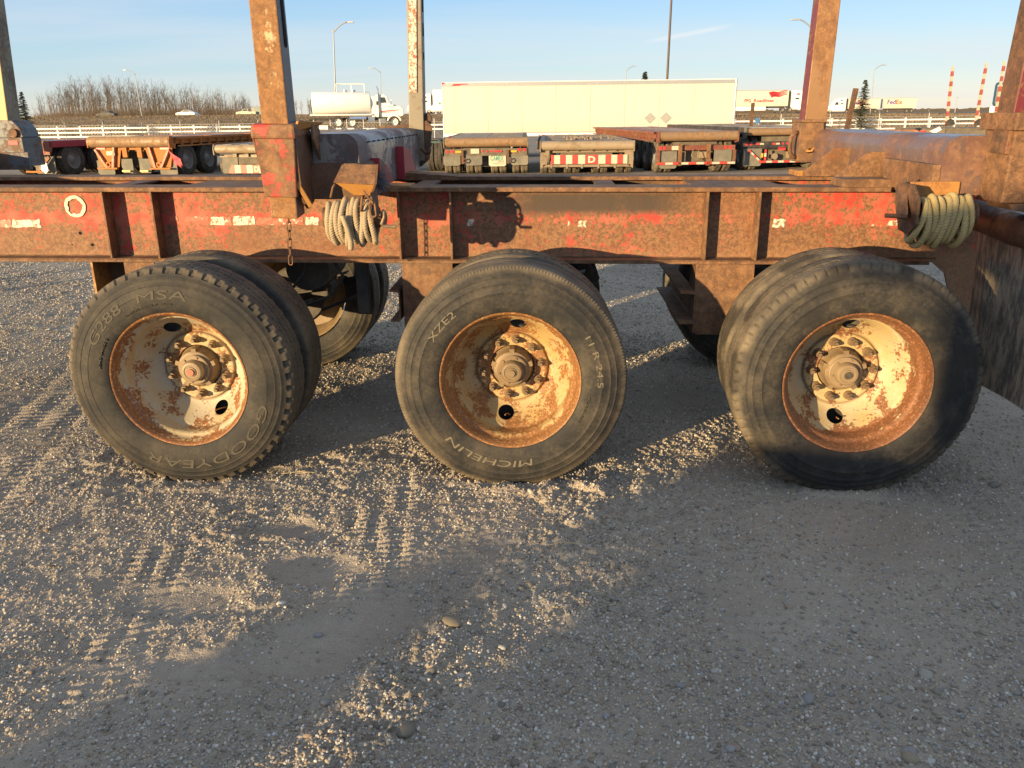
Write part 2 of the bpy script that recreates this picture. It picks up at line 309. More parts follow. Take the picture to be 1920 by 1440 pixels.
M['orange_bright'] = rusty('orange_roller', (.75, .24, .03), rust1=(.5, .22, .06), rust2=(.3, .13, .05), bias=-.0, big=2.5, fine=12, dust=.15)
M['redrust'] = rusty('redrust_paint', (.20, .06, .04), rust1=(.24, .1, .05), bias=.0, big=2, fine=14, dust=.25)
M['red_faded'] = plain('red_band_faded', (.30, .07, .05), .6, var=.3, scale=5)
M['red'] = plain('red_paint', (.52, .05, .04), .5, var=.2)
M['pinkred'] = plain('faded_red', (.62, .14, .1), .6, var=.15, dust=.2)
M['redlight'] = plain('red_lens', (.65, .04, .05), .3)
M['amber'] = plain('amber_lens', (.8, .38, .03), .3)
M['pale_band'] = plain('pale_band', (.42, .37, .28), .7, var=.3, scale=6)
M['pale'] = plain('pale_panel', (.50, .46, .36), .6, var=.15, dust=.25)
M['flap_grey'] = plain('grey_flap', (.13, .125, .105), .8, var=.3, scale=4, dust=.6, dustc=(.26, .22, .16))
M['green_text'] = plain('green_print', (.08, .28, .2), .6)
M['grey_text'] = plain('grey_print', (.3, .3, .28), .6)
M['darkred'] = plain('oxblood_print', (.4, .03, .04), .5)
M['purple'] = plain('violet_print', (.07, .02, .22), .5)
M['orange_text'] = plain('orange_print', (.75, .1, .02), .5)
M['navy'] = plain('navy_print', (.02, .06, .12), .35)
M['teal'] = plain('teal_steel', (.03, .09, .1), .5)
M['blue_sign'] = plain('blue_plate', (.05, .16, .35), .5)
M['galv'] = plain('galvanised', (.42, .42, .4), .5, .4, .15)
M['pole'] = plain('pole_grey', (.3, .31, .32), .5, .3, .1)
M['pole_dark'] = plain('pole_dark', (.09, .065, .055), .6)
M['oxblood_side'] = rusty('oxblood_side', (.15, .025, .03), bias=0, dust=.1)
M['bark'] = plain('grey_bark', (.13, .105, .085), .95, var=.35, scale=.6)
M['bark_dark'] = plain('dark_bark', (.12, .095, .075), .95, var=.35, scale=.6)
M['brush'] = plain('bare_brush', (.085, .065, .05), 1, var=.4, scale=.3)
M['needles'] = plain('spruce_needles', (.045, .062, .035), .9, var=.45, scale=2)
M['rag'] = plain('pink_rag', (.7, .1, .12), .8)
M['seam'] = plain('panel_seam', (.34, .32, .28), .6)
M['straw'] = plain('straw', (.5, .4, .22), .8)
M['building'] = plain('far_building', (.24, .27, .25), .8)
M['building_tan'] = plain('far_building_tan', (.4, .32, .2), .8)

# ------------------------------------------------------------------ mesh helpers
class MB:
    def __init__(s): s.v = []; s.f = []; s.mi = []; s.m = 0
    def add(s, vs, fs):
        o = len(s.v); s.v += [tuple(map(float, p)) for p in vs]; s.f += [tuple(i+o for i in f) for f in fs]; s.mi += [s.m]*len(fs); return s
    def box(s, x0, x1, y0, y1, z0, z1):
        return s.hexa([(x0, y0, z0), (x1, y0, z0), (x1, y1, z0), (x0, y1, z0), (x0, y0, z1), (x1, y0, z1), (x1, y1, z1), (x0, y1, z1)])
    def hexa(s, p): return s.add(p, [(0, 3, 2, 1), (4, 5, 6, 7), (0, 1, 5, 4), (1, 2, 6, 5), (2, 3, 7, 6), (3, 0, 4, 7)])
    def bar(s, p0, p1, w0, d0, w1=None, d1=None, xd=(1, 0, 0)):
        """rectangular bar from p0 to p1; xd = direction of the width"""
        p0, p1 = Vector(p0), Vector(p1); w1 = w0 if w1 is None else w1; d1 = d0 if d1 is None else d1
        a = (p1-p0).normalized(); x = Vector(xd); x = (x - a*x.dot(a)).normalized(); y = a.cross(x)
        q = []
        for p, ww, dd in ((p0, w0, d0), (p1, w1, d1)):
            for i, j in ((-1, -1), (1, -1), (1, 1), (-1, 1)): q.append(p + x*ww/2*i + y*dd/2*j)
        return s.hexa(q)
    def cyl(s, p0, p1, r0, r1=None, n=16, caps=True):
        p0, p1 = Vector(p0), Vector(p1); r1 = r0 if r1 is None else r1
        a = (p1-p0).normalized(); x = a.orthogonal().normalized(); y = a.cross(x); q = []
        for p, r in ((p0, r0), (p1, r1)):
            for i in range(n):
                t = 2*math.pi*i/n; q.append(p + (x*math.cos(t)+y*math.sin(t))*r)
        f = [(i, (i+1) % n, n+(i+1) % n, n+i) for i in range(n)]
        if caps: f += [tuple(range(n-1, -1, -1)), tuple(range(n, 2*n))]
        return s.add(q, f)
    def tube(s, pts, r, n=6, closed=False):
        pts = [Vector(p) for p in pts]; m = len(pts); q = []; nx = None
        for i, p in enumerate(pts):
            a = (pts[(i+1) % m] if (closed or i < m-1) else p) - (pts[i-1] if (closed or i > 0) else p); a.normalize()
            nx = a.orthogonal() if nx is None else nx - a*nx.dot(a); nx.normalize(); b = a.cross(nx)
            rr = r[i] if hasattr(r, '__len__') else r
            q += [p + (nx*math.cos(2*math.pi*k/n)+b*math.sin(2*math.pi*k/n))*rr for k in range(n)]
        f = []
        for i in range(m if closed else m-1):
            j = (i+1) % m
            for k in range(n): f.append((i*n+k, i*n+(k+1) % n, j*n+(k+1) % n, j*n+k))
        if not closed: f += [tuple(range(n-1, -1, -1)), tuple(range((m-1)*n, m*n))]
        return s.add(q, f)
    def lathe(s, prof, n=48, c=(0, 0, 0)):
        """profile of (y, r) turned round the y axis"""
        q = []
        for y, r in prof:
            for i in range(n):
                t = 2*math.pi*i/n; q.append((c[0]+r*math.sin(t), c[1]+y, c[2]+r*math.cos(t)))
        f = []
        for j in range(len(prof)-1):
            for i in range(n): f.append((j*n+i, j*n+(i+1) % n, (j+1)*n+(i+1) % n, (j+1)*n+i))
        return s.add(q, f)
    def prism(s, poly, axis, a, b):
        """extrude polygon along axis ('x': poly=(y,z), 'y': poly=(x,z), 'z': poly=(x,y)) from a to b"""
        n = len(poly); mk = {'x': lambda p, t: (t, p[0], p[1]), 'y': lambda p, t: (p[0], t, p[1]), 'z': lambda p, t: (p[0], p[1], t)}[axis]
        return s.add([mk(p, a) for p in poly]+[mk(p, b) for p in poly], [tuple(range(n-1, -1, -1)), tuple(range(n, 2*n))]+[(i, (i+1) % n, n+(i+1) % n, n+i) for i in range(n)])
    def plate(s, pts, t, d=(0, 1, 0)):
        n = len(pts); d = Vector(d).normalized()*t; pts = [Vector(p) for p in pts]
        return s.add(pts+[p+d for p in pts], [tuple(range(n)), tuple(range(2*n-1, n-1, -1))]+[(i, n+i, n+(i+1) % n, (i+1) % n) for i in range(n)])
    def build(s, name, mats, parent=None, smooth=False, bevel=0.0, shear=False, kind=None, auto=None):
        me = bpy.data.meshes.new(name); me.from_pydata([(x, y, z-.007*x) for x, y, z in s.v] if shear else s.v, [], s.f)
        if not isinstance(mats, (list, tuple)): mats = [mats]
        for m in mats: me.materials.append(M[m] if isinstance(m, str) else m)
        me.polygons.foreach_set('material_index', s.mi)
        import bmesh
        bm = bmesh.new(); bm.from_mesh(me); bmesh.ops.recalc_face_normals(bm, faces=bm.faces); bm.to_mesh(me); bm.free()
        if smooth:
            me.polygons.foreach_set('use_smooth', [True]*len(me.polygons))
            if auto: me.set_sharp_from_angle(angle=R(auto))
        me.update()
        o = bpy.data.objects.new(name, me); C.objects.link(o)
        if parent: o.parent = parent
        if bevel:
            b = o.modifiers.new('bevel', 'BEVEL'); b.width = bevel; b.segments = 2; b.limit_method = 'ANGLE'; b.angle_limit = R(40)
        if kind: o['kind'] = kind
        return o
def tag(o, label=None, cat=None, group=None, kind=None):
    for k, v in (('label', label), ('category', cat), ('group', group), ('kind', kind)):
        if v: o[k] = v
    return o
def thing(name, label, cat, loc=(0, 0, 0), rz=0, group=None):
    o = bpy.data.objects.new(name, None); C.objects.link(o); o.location = loc; o.rotation_euler = (0, 0, rz); o.empty_display_size = .3
    return tag(o, label, cat, group)
def part_empty(name, parent, loc=(0, 0, 0), rot=(0, 0, 0), label=None):
    o = bpy.data.objects.new(name, None); C.objects.link(o); o.parent = parent; o.location = loc; o.rotation_euler = rot; o.empty_display_size = .1
    if label: o['label'] = label
    return o
def dup(o, parent=None, **kw):
    c = o.copy(); C.objects.link(c)
    if parent is not None: c.parent = parent
    for k, v in kw.items(): setattr(c, k, v)
    for ch in list(o.children): dup(ch, c)
    return c
def text_mesh(txt, size, depth=.001, bold=0.0):
    cu = bpy.data.curves.new('t', 'FONT'); cu.body = txt; cu.size = size; cu.extrude = depth; cu.offset = bold; cu.resolution_u = 3
    o = bpy.data.objects.new('t', cu); C.objects.link(o); dg = bpy.context.evaluated_depsgraph_get()
    me = bpy.data.meshes.new_from_object(o.evaluated_get(dg)); bpy.data.objects.remove(o); bpy.data.curves.remove(cu)
    n = len(me.vertices); co = np.empty(n*3); me.vertices.foreach_get('co', co); co = co.reshape(-1, 3)
    return me, co
def text_flat(name, txt, size, mat, parent, loc, rot, width=None, depth=.002, bold=0.0, shear=0.0):
    me, co = text_mesh(txt, size, depth, bold); co[:, 0] += co[:, 1]*shear; co[:, 0] -= co[:, 0].min()
    if width: co[:, 0] *= width/co[:, 0].max()
    me.vertices.foreach_set('co', co.ravel()); me.materials.clear(); me.materials.append(M[mat]); me.update()
    o = bpy.data.objects.new(name, me); C.objects.link(o); o.parent = parent; o.location = loc; o.rotation_euler = rot; return o
def text_arc(name, txt, size, mat, parent, r, a0, a1, y, depth=.0012, bold=0.0, shear=0.0):
    """raised letters on a sidewall, clockwise from compass angle a0 to a1 (degrees) seen from -y, tops outward"""
    me, co = text_mesh(txt, size, depth, bold); co[:, 0] += co[:, 1]*shear; x0, x1 = co[:, 0].min(), co[:, 0].max()
    t = np.radians(a0 + (co[:, 0]-x0)/(x1-x0)*(a1-a0)); rr = r + co[:, 1] - size*.36
    out = np.stack([rr*np.sin(t), y - co[:, 2], rr*np.cos(t)], 1)
    me.vertices.foreach_set('co', out.ravel()); me.materials.clear(); me.materials.append(M[mat]); me.update()
    o = bpy.data.objects.new(name, me); C.objects.link(o); o.parent = parent; return o
# ------------------------------------------------------------------ ground
def lattice(seed, n=256): return np.random.RandomState(seed).rand(n, n)
def vnoise(x, y, scale, seed):
    L = lattice(seed); n = L.shape[0]; x = x*scale+137.3; y = y*scale+61.7
    xi = np.floor(x).astype(int); yi = np.floor(y).astype(int); fx = x-xi; fy = y-yi
    fx = fx*fx*fx*(fx*(fx*6-15)+10); fy = fy*fy*fy*(fy*(fy*6-15)+10); xi %= n; yi %= n; x1 = (xi+1) % n; y1 = (yi+1) % n
    return (L[xi, yi]*(1-fx)+L[x1, yi]*fx)*(1-fy)+(L[xi, y1]*(1-fx)+L[x1, y1]*fx)*fy - .5
def sst(v, a, b): t = np.clip((v-a)/(b-a), 0, 1); return t*t*(3-2*t)
def seg_dist(x, y, p, q):
    px, py = q[0]-p[0], q[1]-p[1]; t = np.clip(((x-p[0])*px+(y-p[1])*py)/(px*px+py*py), 0, 1)
    return np.hypot(x-p[0]-t*px, y-p[1]-t*py)
SMOOTH = [(-.78, -.75, .22, .14), (-1.2, -.98, .2, .12), (-.62, -1.25, .2, .2), (-.95, -.45, .18, .09), (-1.02, -1.35, .16, .1), (-.42, -1.05, .12, .2)]
def height(x, y):
    x = np.asarray(x, float); y = np.asarray(y, float)
    near = 1-sst(np.hypot(x, y), 12, 40)
    wx = x+.12*vnoise(x, y, 3.1, 20); wy = y+.12*vnoise(x, y, 3.1, 21)
    h = .014*vnoise(wx, wy, .8, 1) + .007*vnoise(wx, wy, 2.3, 2) + .0045*vnoise(x, y, 5.2, 3)
    clump = sst(vnoise(x, y, 1.7, 4)+.5*vnoise(x, y, 4, 5), -.05, .25)
    rough = .55+.75*clump
    sm = np.zeros_like(h)
    for cx, cy, rx, ry in SMOOTH:
        d = np.hypot((wx-cx)/rx, (wy-cy)/ry); sm = np.maximum(sm, 1-sst(d, .65, 1.1))
    rough = rough*(1-.85*sm); h -= .010*sm
    # crushed ridge of loose clods running down-left from below the middle wheel
    rd = seg_dist(wx, wy, (.5, -.1), (-.12, -1.0)); rd = np.minimum(rd, seg_dist(wx, wy, (-.12, -1.0), (-.5, -2.1)))
    ridge = np.exp(-(rd/.15)**2); h += .020*ridge; rough += .9*ridge
    rd2 = seg_dist(wx, wy, (-.95, -.85), (-.68, -1.8)); r2 = np.exp(-(rd2/.12)**2); h += .012*r2; rough += .5*r2
    # packed traffic lane on the right is smoother
    lane = sst(x-.35*y, .75, 1.3); rough *= 1-.45*lane
    rough *= 1-.3*sst(y, .8, 2.5)
    for wx_ in (-1.578, 0.0, 1.578):
        dc = np.hypot(np.maximum(np.abs(x-wx_)-.13, 0), np.maximum(np.abs(y-.14)-.15, 0)); h += .013*np.exp(-((dc-.045)/.035)**2)
    PR = (((1.35, 1.0), (.62, .45), .16, .007, .045), ((1.95, .5), (2.15, -1.2), .13, .004, .05), ((-.62, .15), (-.5, -1.0), .17, .0065, .04), ((-3.2, 2.4), (-2.3, -1.6), .3, .006, .06), ((-1.5, -.35), (-1.15, -1.9), .15, .006, .045), ((.95, -.3), (.75, -1.9), .17, .0035, .05))
    for (p, q, wd, amp, per) in PR: rough *= 1-.55*(seg_dist(x, y, p, q) < wd)
    h += rough*(.0140*vnoise(x, y, 9, 6) + .0105*vnoise(x, y, 21, 7) + .0115*vnoise(x, y, 45, 8) + .0085*vnoise(x, y, 96, 9))
    # tyre tread prints
    for (p, q, wd, amp, per) in PR:
        L = math.hypot(q[0]-p[0], q[1]-p[1]); ux, uy = (q[0]-p[0])/L, (q[1]-p[1])/L
        al = (x-p[0])*ux+(y-p[1])*uy; ac = -(x-p[0])*uy+(y-p[1])*ux
        mk = 1.35*sst(vnoise(x, y, 5, 60)+.5*vnoise(x, y, 17, 61), -.3, .15)*(1-sst(np.abs(ac), wd*.8, wd))*(1-sst(np.abs(al-L/2), L*.42, L*.52))
        h += mk*amp*(np.sign(np.sin(ac/wd*9.5))*.5+.7*np.sin(al/per*6.283+np.abs(ac)/wd*2)-.5)
    return h*near - .42*sst(y, 26, 41)
def axis_grid(lo, hi, step, far_lo, far_hi, g):
    a = list(np.arange(lo, hi, step)); s = step; v = a[-1]
    while v < far_hi: s *= g; v += s; a.append(v)
    s = step; v = lo; b = []
    while v > far_lo: s *= g; v -= s; b.append(v)
    return np.array(b[::-1]+a)
def grid_mesh(name, xs, ys, hf, mat, kind='structure'):
    nx, ny = len(xs), len(ys); gx, gy = np.meshgrid(xs, ys, indexing='ij'); z = hf(gx, gy)
    co = np.stack([gx, gy, z], -1).reshape(-1, 3)
    i, j = np.meshgrid(np.arange(nx-1), np.arange(ny-1), indexing='ij'); a = (i*ny+j).ravel()
    q = np.stack([a, a+ny, a+ny+1, a+1], 1).ravel()
    me = bpy.data.meshes.new(name); me.vertices.add(len(co)); me.vertices.foreach_set('co', co.ravel().astype(np.float32))
    nf = len(a); me.loops.add(nf*4); me.loops.foreach_set('vertex_index', q.astype(np.int32))
    me.polygons.add(nf); me.polygons.foreach_set('loop_start', np.arange(0, nf*4, 4, dtype=np.int32)); me.polygons.foreach_set('loop_total', np.full(nf, 4, dtype=np.int32))
    me.polygons.foreach_set('use_smooth', np.ones(nf, bool)); me.update(calc_edges=True); me.validate()
    me.materials.append(M[mat]); o = bpy.data.objects.new(name, me); C.objects.link(o); o['kind'] = kind; return o
xs = axis_grid(-2.75, 2.75, .0072, -130, 130, 1.05)
ys = list(np.arange(-2.15, .6, .0062)); s_ = .0062
while ys[-1] < 83: s_ *= 1.018; ys.append(ys[-1]+s_)
s_ = .0062; b_ = []; v_ = -2.15
while v_ > -25: s_ *= 1.2; v_ -= s_; b_.append(v_)
ys = np.array(b_[::-1]+ys)
grid_mesh('ground', xs, ys, height, 'ground')
YE = float(ys[-1])
def land(x, y):
    k = sst(y, 86, 128); top = 2.15-1.1*sst(x, -60, 90)
    far = sst(y, 420, 900)*.2
    wob = .25*vnoise(x, y, .03, 31)*sst(y, 86, 100)*(1-sst(y, 120, 130))
    return -.42 + np.where(y <= YE+.01, 0.0, k*(top+.42) + wob + .02*vnoise(x, y, .8, 32)*sst(y, YE, YE+3)) + far*(1+vnoise(x, y, .004, 33)) - .002*(y > YE+.1)
gy = [YE]; s_ = .6
while gy[-1] < 4500: s_ *= 1.035; gy.append(gy[-1]+s_)
gx = axis_grid(-130, 130, 2.6, -4500, 4500, 1.12)
grid_mesh('dry_grass_field', gx, np.array(gy), land, 'grass')
# the highway: a strip laid 5 cm above the top of the bank
def strip(name, y0, y1, mat, dz, n=6):
    xx = np.linspace(-700, 700, 300); yy = np.linspace(y0, y1, n); return grid_mesh(name, xx, yy, lambda a, b: land(a, b)+dz+0*a, mat)
strip('highway', 136, 164, 'asphalt', .12); strip('highway_far_lanes', 188, 236, 'asphalt', .12)

# loose stones
def stones():
    ico = (np.array([(0, 0, 1), (.894, 0, .447), (.276, .851, .447), (-.724, .526, .447), (-.724, -.526, .447), (.276, -.851, .447),
                     (.724, .526, -.447), (-.276, .851, -.447), (-.894, 0, -.447), (-.276, -.851, -.447), (.724, -.526, -.447), (0, 0, -1)]),
           np.array([(0, 1, 2), (0, 2, 3), (0, 3, 4), (0, 4, 5), (0, 5, 1), (1, 6, 2), (2, 7, 3), (3, 8, 4), (4, 9, 5), (5, 10, 1),
                     (1, 10, 6), (2, 6, 7), (3, 7, 8), (4, 8, 9), (5, 9, 10), (6, 11, 7), (7, 11, 8), (8, 11, 9), (9, 11, 10), (10, 11, 6)]))
    def sub(v, f):
        v = list(map(tuple, v)); c = {}; out = []
        def mid(a, b):
            k = (min(a, b), max(a, b))
            if k not in c:
                m = np.array(v[a])+np.array(v[b]); m /= np.linalg.norm(m); v.append(tuple(m)); c[k] = len(v)-1
            return c[k]
        for a, b, d in f: e, g, h = mid(a, b), mid(b, d), mid(d, a); out += [(a, e, h), (b, g, e), (d, h, g), (e, g, h)]
        return np.array(v), np.array(out)
    ico2 = sub(*ico)
    rs = np.random.RandomState(3); V = []; F = []; K = []; off = 0
    pal = np.array([(.30, .27, .22), (.24, .22, .19), (.36, .33, .28), (.20, .175, .14), (.33, .27, .19), (.26, .25, .25), (.46, .44, .40), (.28, .21, .155)])
    for n, geo, lo, hi, keep in ((16000, ico, .0045, .009, .9), (2200, ico2, .008, .015, .8), (110, ico2, .015, .025, .7)):
        d = rs.rand(n)**1.35; y = -2.0 + d*8; x = -.1+(rs.rand(n)-.5)*2*(1.7+.68*(y+2.0))
        cl = vnoise(x, y, 1.7, 4)+.5*vnoise(x, y, 4, 5); rdg = np.minimum(seg_dist(x, y, (.5, -.1), (-.12, -1.0)), seg_dist(x, y, (-.12, -1.0), (-.5, -2.1)))
        pr = .5+1.1*cl+.6*np.exp(-(rdg/.2)**2); m = rs.rand(n) < pr*keep
        for cx, cy, rx, ry in SMOOTH: m &= (np.hypot((x-cx)/rx, (y-cy)/ry) > .8) | (rs.rand(n) < .15)
        x, y = x[m], y[m]; n = len(x); r = lo+(hi-lo)*rs.rand(n)**2
        v, f = geo; k = len(v)
        P = np.repeat(v[None], n, 0)*(1+.22*(rs.rand(n, k, 1)-.5)); sc3 = np.stack([r*(1+.5*rs.rand(n)), r*(.8+.3*rs.rand(n)), r*(.45+.35*rs.rand(n))], 1)
        P = P*sc3[:, None]; a = rs.rand(n)*6.283; ca, sa = np.cos(a)[:, None], np.sin(a)[:, None]; tl = (rs.rand(n)-.5)[:, None]*.7
        px, py, pz = P[..., 0], P[..., 1], P[..., 2]; pz = pz+px*tl
        P = np.stack([px*ca-py*sa+x[:, None], px*sa+py*ca+y[:, None], pz+(height(x, y)+r*.18)[:, None]], -1)
        V.append(P.reshape(-1, 3)); F.append((np.repeat(f[None], n, 0)+(np.arange(n)*k)[:, None, None]+off).reshape(-1, 3)); off += n*k
        c = pal[rs.randint(0, 8, n)]*(.75+.5*rs.rand(n, 1)); K.append(np.repeat(c, k, 0))
    V = np.concatenate(V); F = np.concatenate(F); K = np.concatenate(K)
    me = bpy.data.meshes.new('gravel_stones'); me.vertices.add(len(V)); me.vertices.foreach_set('co', V.ravel().astype(np.float32))
    nf = len(F); me.loops.add(nf*3); me.loops.foreach_set('vertex_index', F.ravel().astype(np.int32)); me.polygons.add(nf)
    me.polygons.foreach_set('loop_start', np.arange(0, nf*3, 3, dtype=np.int32)); me.polygons.foreach_set('loop_total', np.full(nf, 3, dtype=np.int32))
    me.polygons.foreach_set('use_smooth', np.ones(nf, bool)); me.update(calc_edges=True)
    at_ = me.color_attributes.new('stone_colour', 'FLOAT_COLOR', 'POINT'); at_.data.foreach_set('color', np.concatenate([K, np.ones((len(K), 1))], 1).ravel().astype(np.float32))
    me.materials.append(M['stone']); o = bpy.data.objects.new('gravel_stones', me); C.objects.link(o)
    tag(o, 'loose rounded gravel stones scattered over the yard', None, None, 'stuff')
stones()
def grit():
    """loose crushed grit: a point per grain, each an instanced little stone"""
    rs = np.random.RandomState(8); n = 560000; d = rs.rand(n)**1.5; y = -2.0+d*11; x = -.1+(rs.rand(n)-.5)*2*(1.75+.70*(y+2.0))
    cl = vnoise(x, y, 1.7, 4)+.5*vnoise(x, y, 4, 5); m = rs.rand(n) < .62+.9*cl+.25*vnoise(x, y, 14, 70)
    for cx, cy, rx, ry in SMOOTH: m &= (np.hypot((x-cx)/rx, (y-cy)/ry) > .85) | (rs.rand(n) < .12)
    lane = sst(x-.35*y, .75, 1.3); m &= rs.rand(n) > .45*lane
    x, y = x[m], y[m]; n = len(x); r = .0014+.0046*rs.rand(n)**2.0; r *= 1+.12*np.clip(y, 0, 9)
    me = bpy.data.meshes.new('gravel_grit'); me.vertices.add(n); me.vertices.foreach_set('co', np.stack([x, y, height(x, y)+r*.25], 1).ravel().astype(np.float32))
    def attr(nm, ty, key, v): a = me.attributes.new(nm, ty, 'POINT'); a.data.foreach_set(key, v.ravel().astype(np.float32))
    attr('grain_rot', 'FLOAT_VECTOR', 'vector', (rs.rand(n, 3)-.5)*np.array([1.2, 1.2, 6.28]))
    attr('grain_size', 'FLOAT_VECTOR', 'vector', np.stack([r*(1+.5*rs.rand(n)), r*(.8+.3*rs.rand(n)), r*(.75+.45*rs.rand(n))], 1))
    pal = np.array([(.36, .325, .265), (.28, .25, .21), (.40, .36, .30), (.23, .20, .165), (.36, .30, .22), (.30, .29, .285), (.48, .455, .41), (.31, .245, .185)])
    attr('stone_colour', 'FLOAT_COLOR', 'color', np.concatenate([pal[rs.randint(0, 8, n)]*(.82+.5*rs.rand(n, 1)), np.ones((n, 1))], 1)); me.update()
    o = bpy.data.objects.new('gravel_grit', me); C.objects.link(o); tag(o, 'fine crushed grit covering the yard between the larger stones', None, None, 'stuff')
    g = bpy.data.node_groups.new('grains', 'GeometryNodeTree'); g.interface.new_socket('Geometry', in_out='INPUT', socket_type='NodeSocketGeometry'); g.interface.new_socket('Geometry', in_out='OUTPUT', socket_type='NodeSocketGeometry')
    N = g.nodes.new; L = g.links.new; gi, go = N('NodeGroupInput'), N('NodeGroupOutput'); iop = N('GeometryNodeInstanceOnPoints'); ic = N('GeometryNodeMeshIcoSphere'); ic.inputs['Radius'].default_value = 1; ic.inputs['Subdivisions'].default_value = 1
    def na(nm): k = N('GeometryNodeInputNamedAttribute'); k.data_type = 'FLOAT_VECTOR'; k.inputs['Name'].default_value = nm; return k.outputs[0]
    sm_ = N('GeometryNodeSetMaterial'); sm_.inputs['Material'].default_value = M['grit']; L(ic.outputs[0], sm_.inputs['Geometry'])
    L(gi.outputs[0], iop.inputs['Points']); L(sm_.outputs[0], iop.inputs['Instance']); L(na('grain_rot'), iop.inputs['Rotation']); L(na('grain_size'), iop.inputs['Scale']); L(iop.outputs[0], go.inputs[0])
    md = o.modifiers.new('grains', 'NODES'); md.node_group = g
grit()

# ------------------------------------------------------------------ wheels of the log trailer
def side_y(rr):
    rr = np.asarray(rr, float); return -.0028+np.interp(rr, [.315, .335, .36, .41, .45, .49, .515, .535], [.030, .018, .006, .0, .003, .014, .024, .034])
def tyre_mesh(Rt, style, n=432):
    k = Rt/.545
    half = [(.034, .336), (.022, .3335), (.017, .3345), (.0125, .340), (.006, .36), (.001, .385), (.0, .41), (.0005, .425), (-.001, .427), (.0005, .430), (.003, .45), (.0055, .462), (.004, .465), (.0085, .476), (.0135, .489),
            (.0125, .493), (.0185, .503), (.024, .515), (.029, .526), (.034, .5355), (.040, .5405)]
    tread = []
    for gy_ in (.052, .085, .122):
        tread += [(gy_, .5445), (gy_+.006, .545), (gy_+.0065, .535), (gy_+.0125, .535), (gy_+.013, .545)] if gy_ > .06 else [(gy_, .5435)]
    left = half+tread; right = [(.28-y, r) for y, r in reversed(left)]
    prof = [(y, .41+(r-.41)*(Rt-.41)/(.545-.41) if r > .41 else r) for y, r in left+right]
    m = len(prof); mb = MB(); rs = random.Random(int(Rt*1e5)); q = []
    per = {'block': 54, 'fine': 216, 'rib': 72, 'plain': 90}[style]
    jit = [rs.random() for _ in range(per+1)]
    for j, (y, r) in enumerate(prof):
        e = min(y, .28-y)
        for i in range(n):
            t = 2*math.pi*i/n; ph = (i/n*per) % 1.0; idx = int(i/n*per); rr = r; yy = y
            if style == 'block' and .018 < e < .0505 and r > .5:
                if ph < .30+.14*jit[idx] and e > .027: rr -= .010*k; yy += .005 if y < .14 else -.005
            elif style == 'fine' and .028 < e < .045 and r > .51:
                if ph < .5: rr -= .003; yy += .0025 if y < .14 else -.0025
            elif style == 'rib' and .028 < e < .0505:
                if ph < .14: rr -= .008; yy += .004 if y < .14 else -.004
                else: rr -= .003*abs(ph-.55)
            if e > .05:                                     # zigzag sipes
                ii = (i + int(3*math.sin(y*90))) % 8
                if ii == 0 and style in ('rib', 'block', 'plain') and .06 < e: rr -= .004
                yy += .0016*math.sin(t*per*1.0)
            if style != 'fine' and e > .045: rr -= .002*jit[idx]
            if rr > .535*k and False: rr = r
            # flattened where it stands on the ground
            z = rr*math.cos(t); x = rr*math.sin(t)
            fl = -.531
            if z < fl: x *= 1.0; z = fl+(z-fl)*.15
            q.append((x, yy, z))
    f = [(j*n+i, j*n+(i+1) % n, (j+1)*n+(i+1) % n, (j+1)*n+i) for j in range(m-1) for i in range(n)]
    mb.add(q, f); return mb
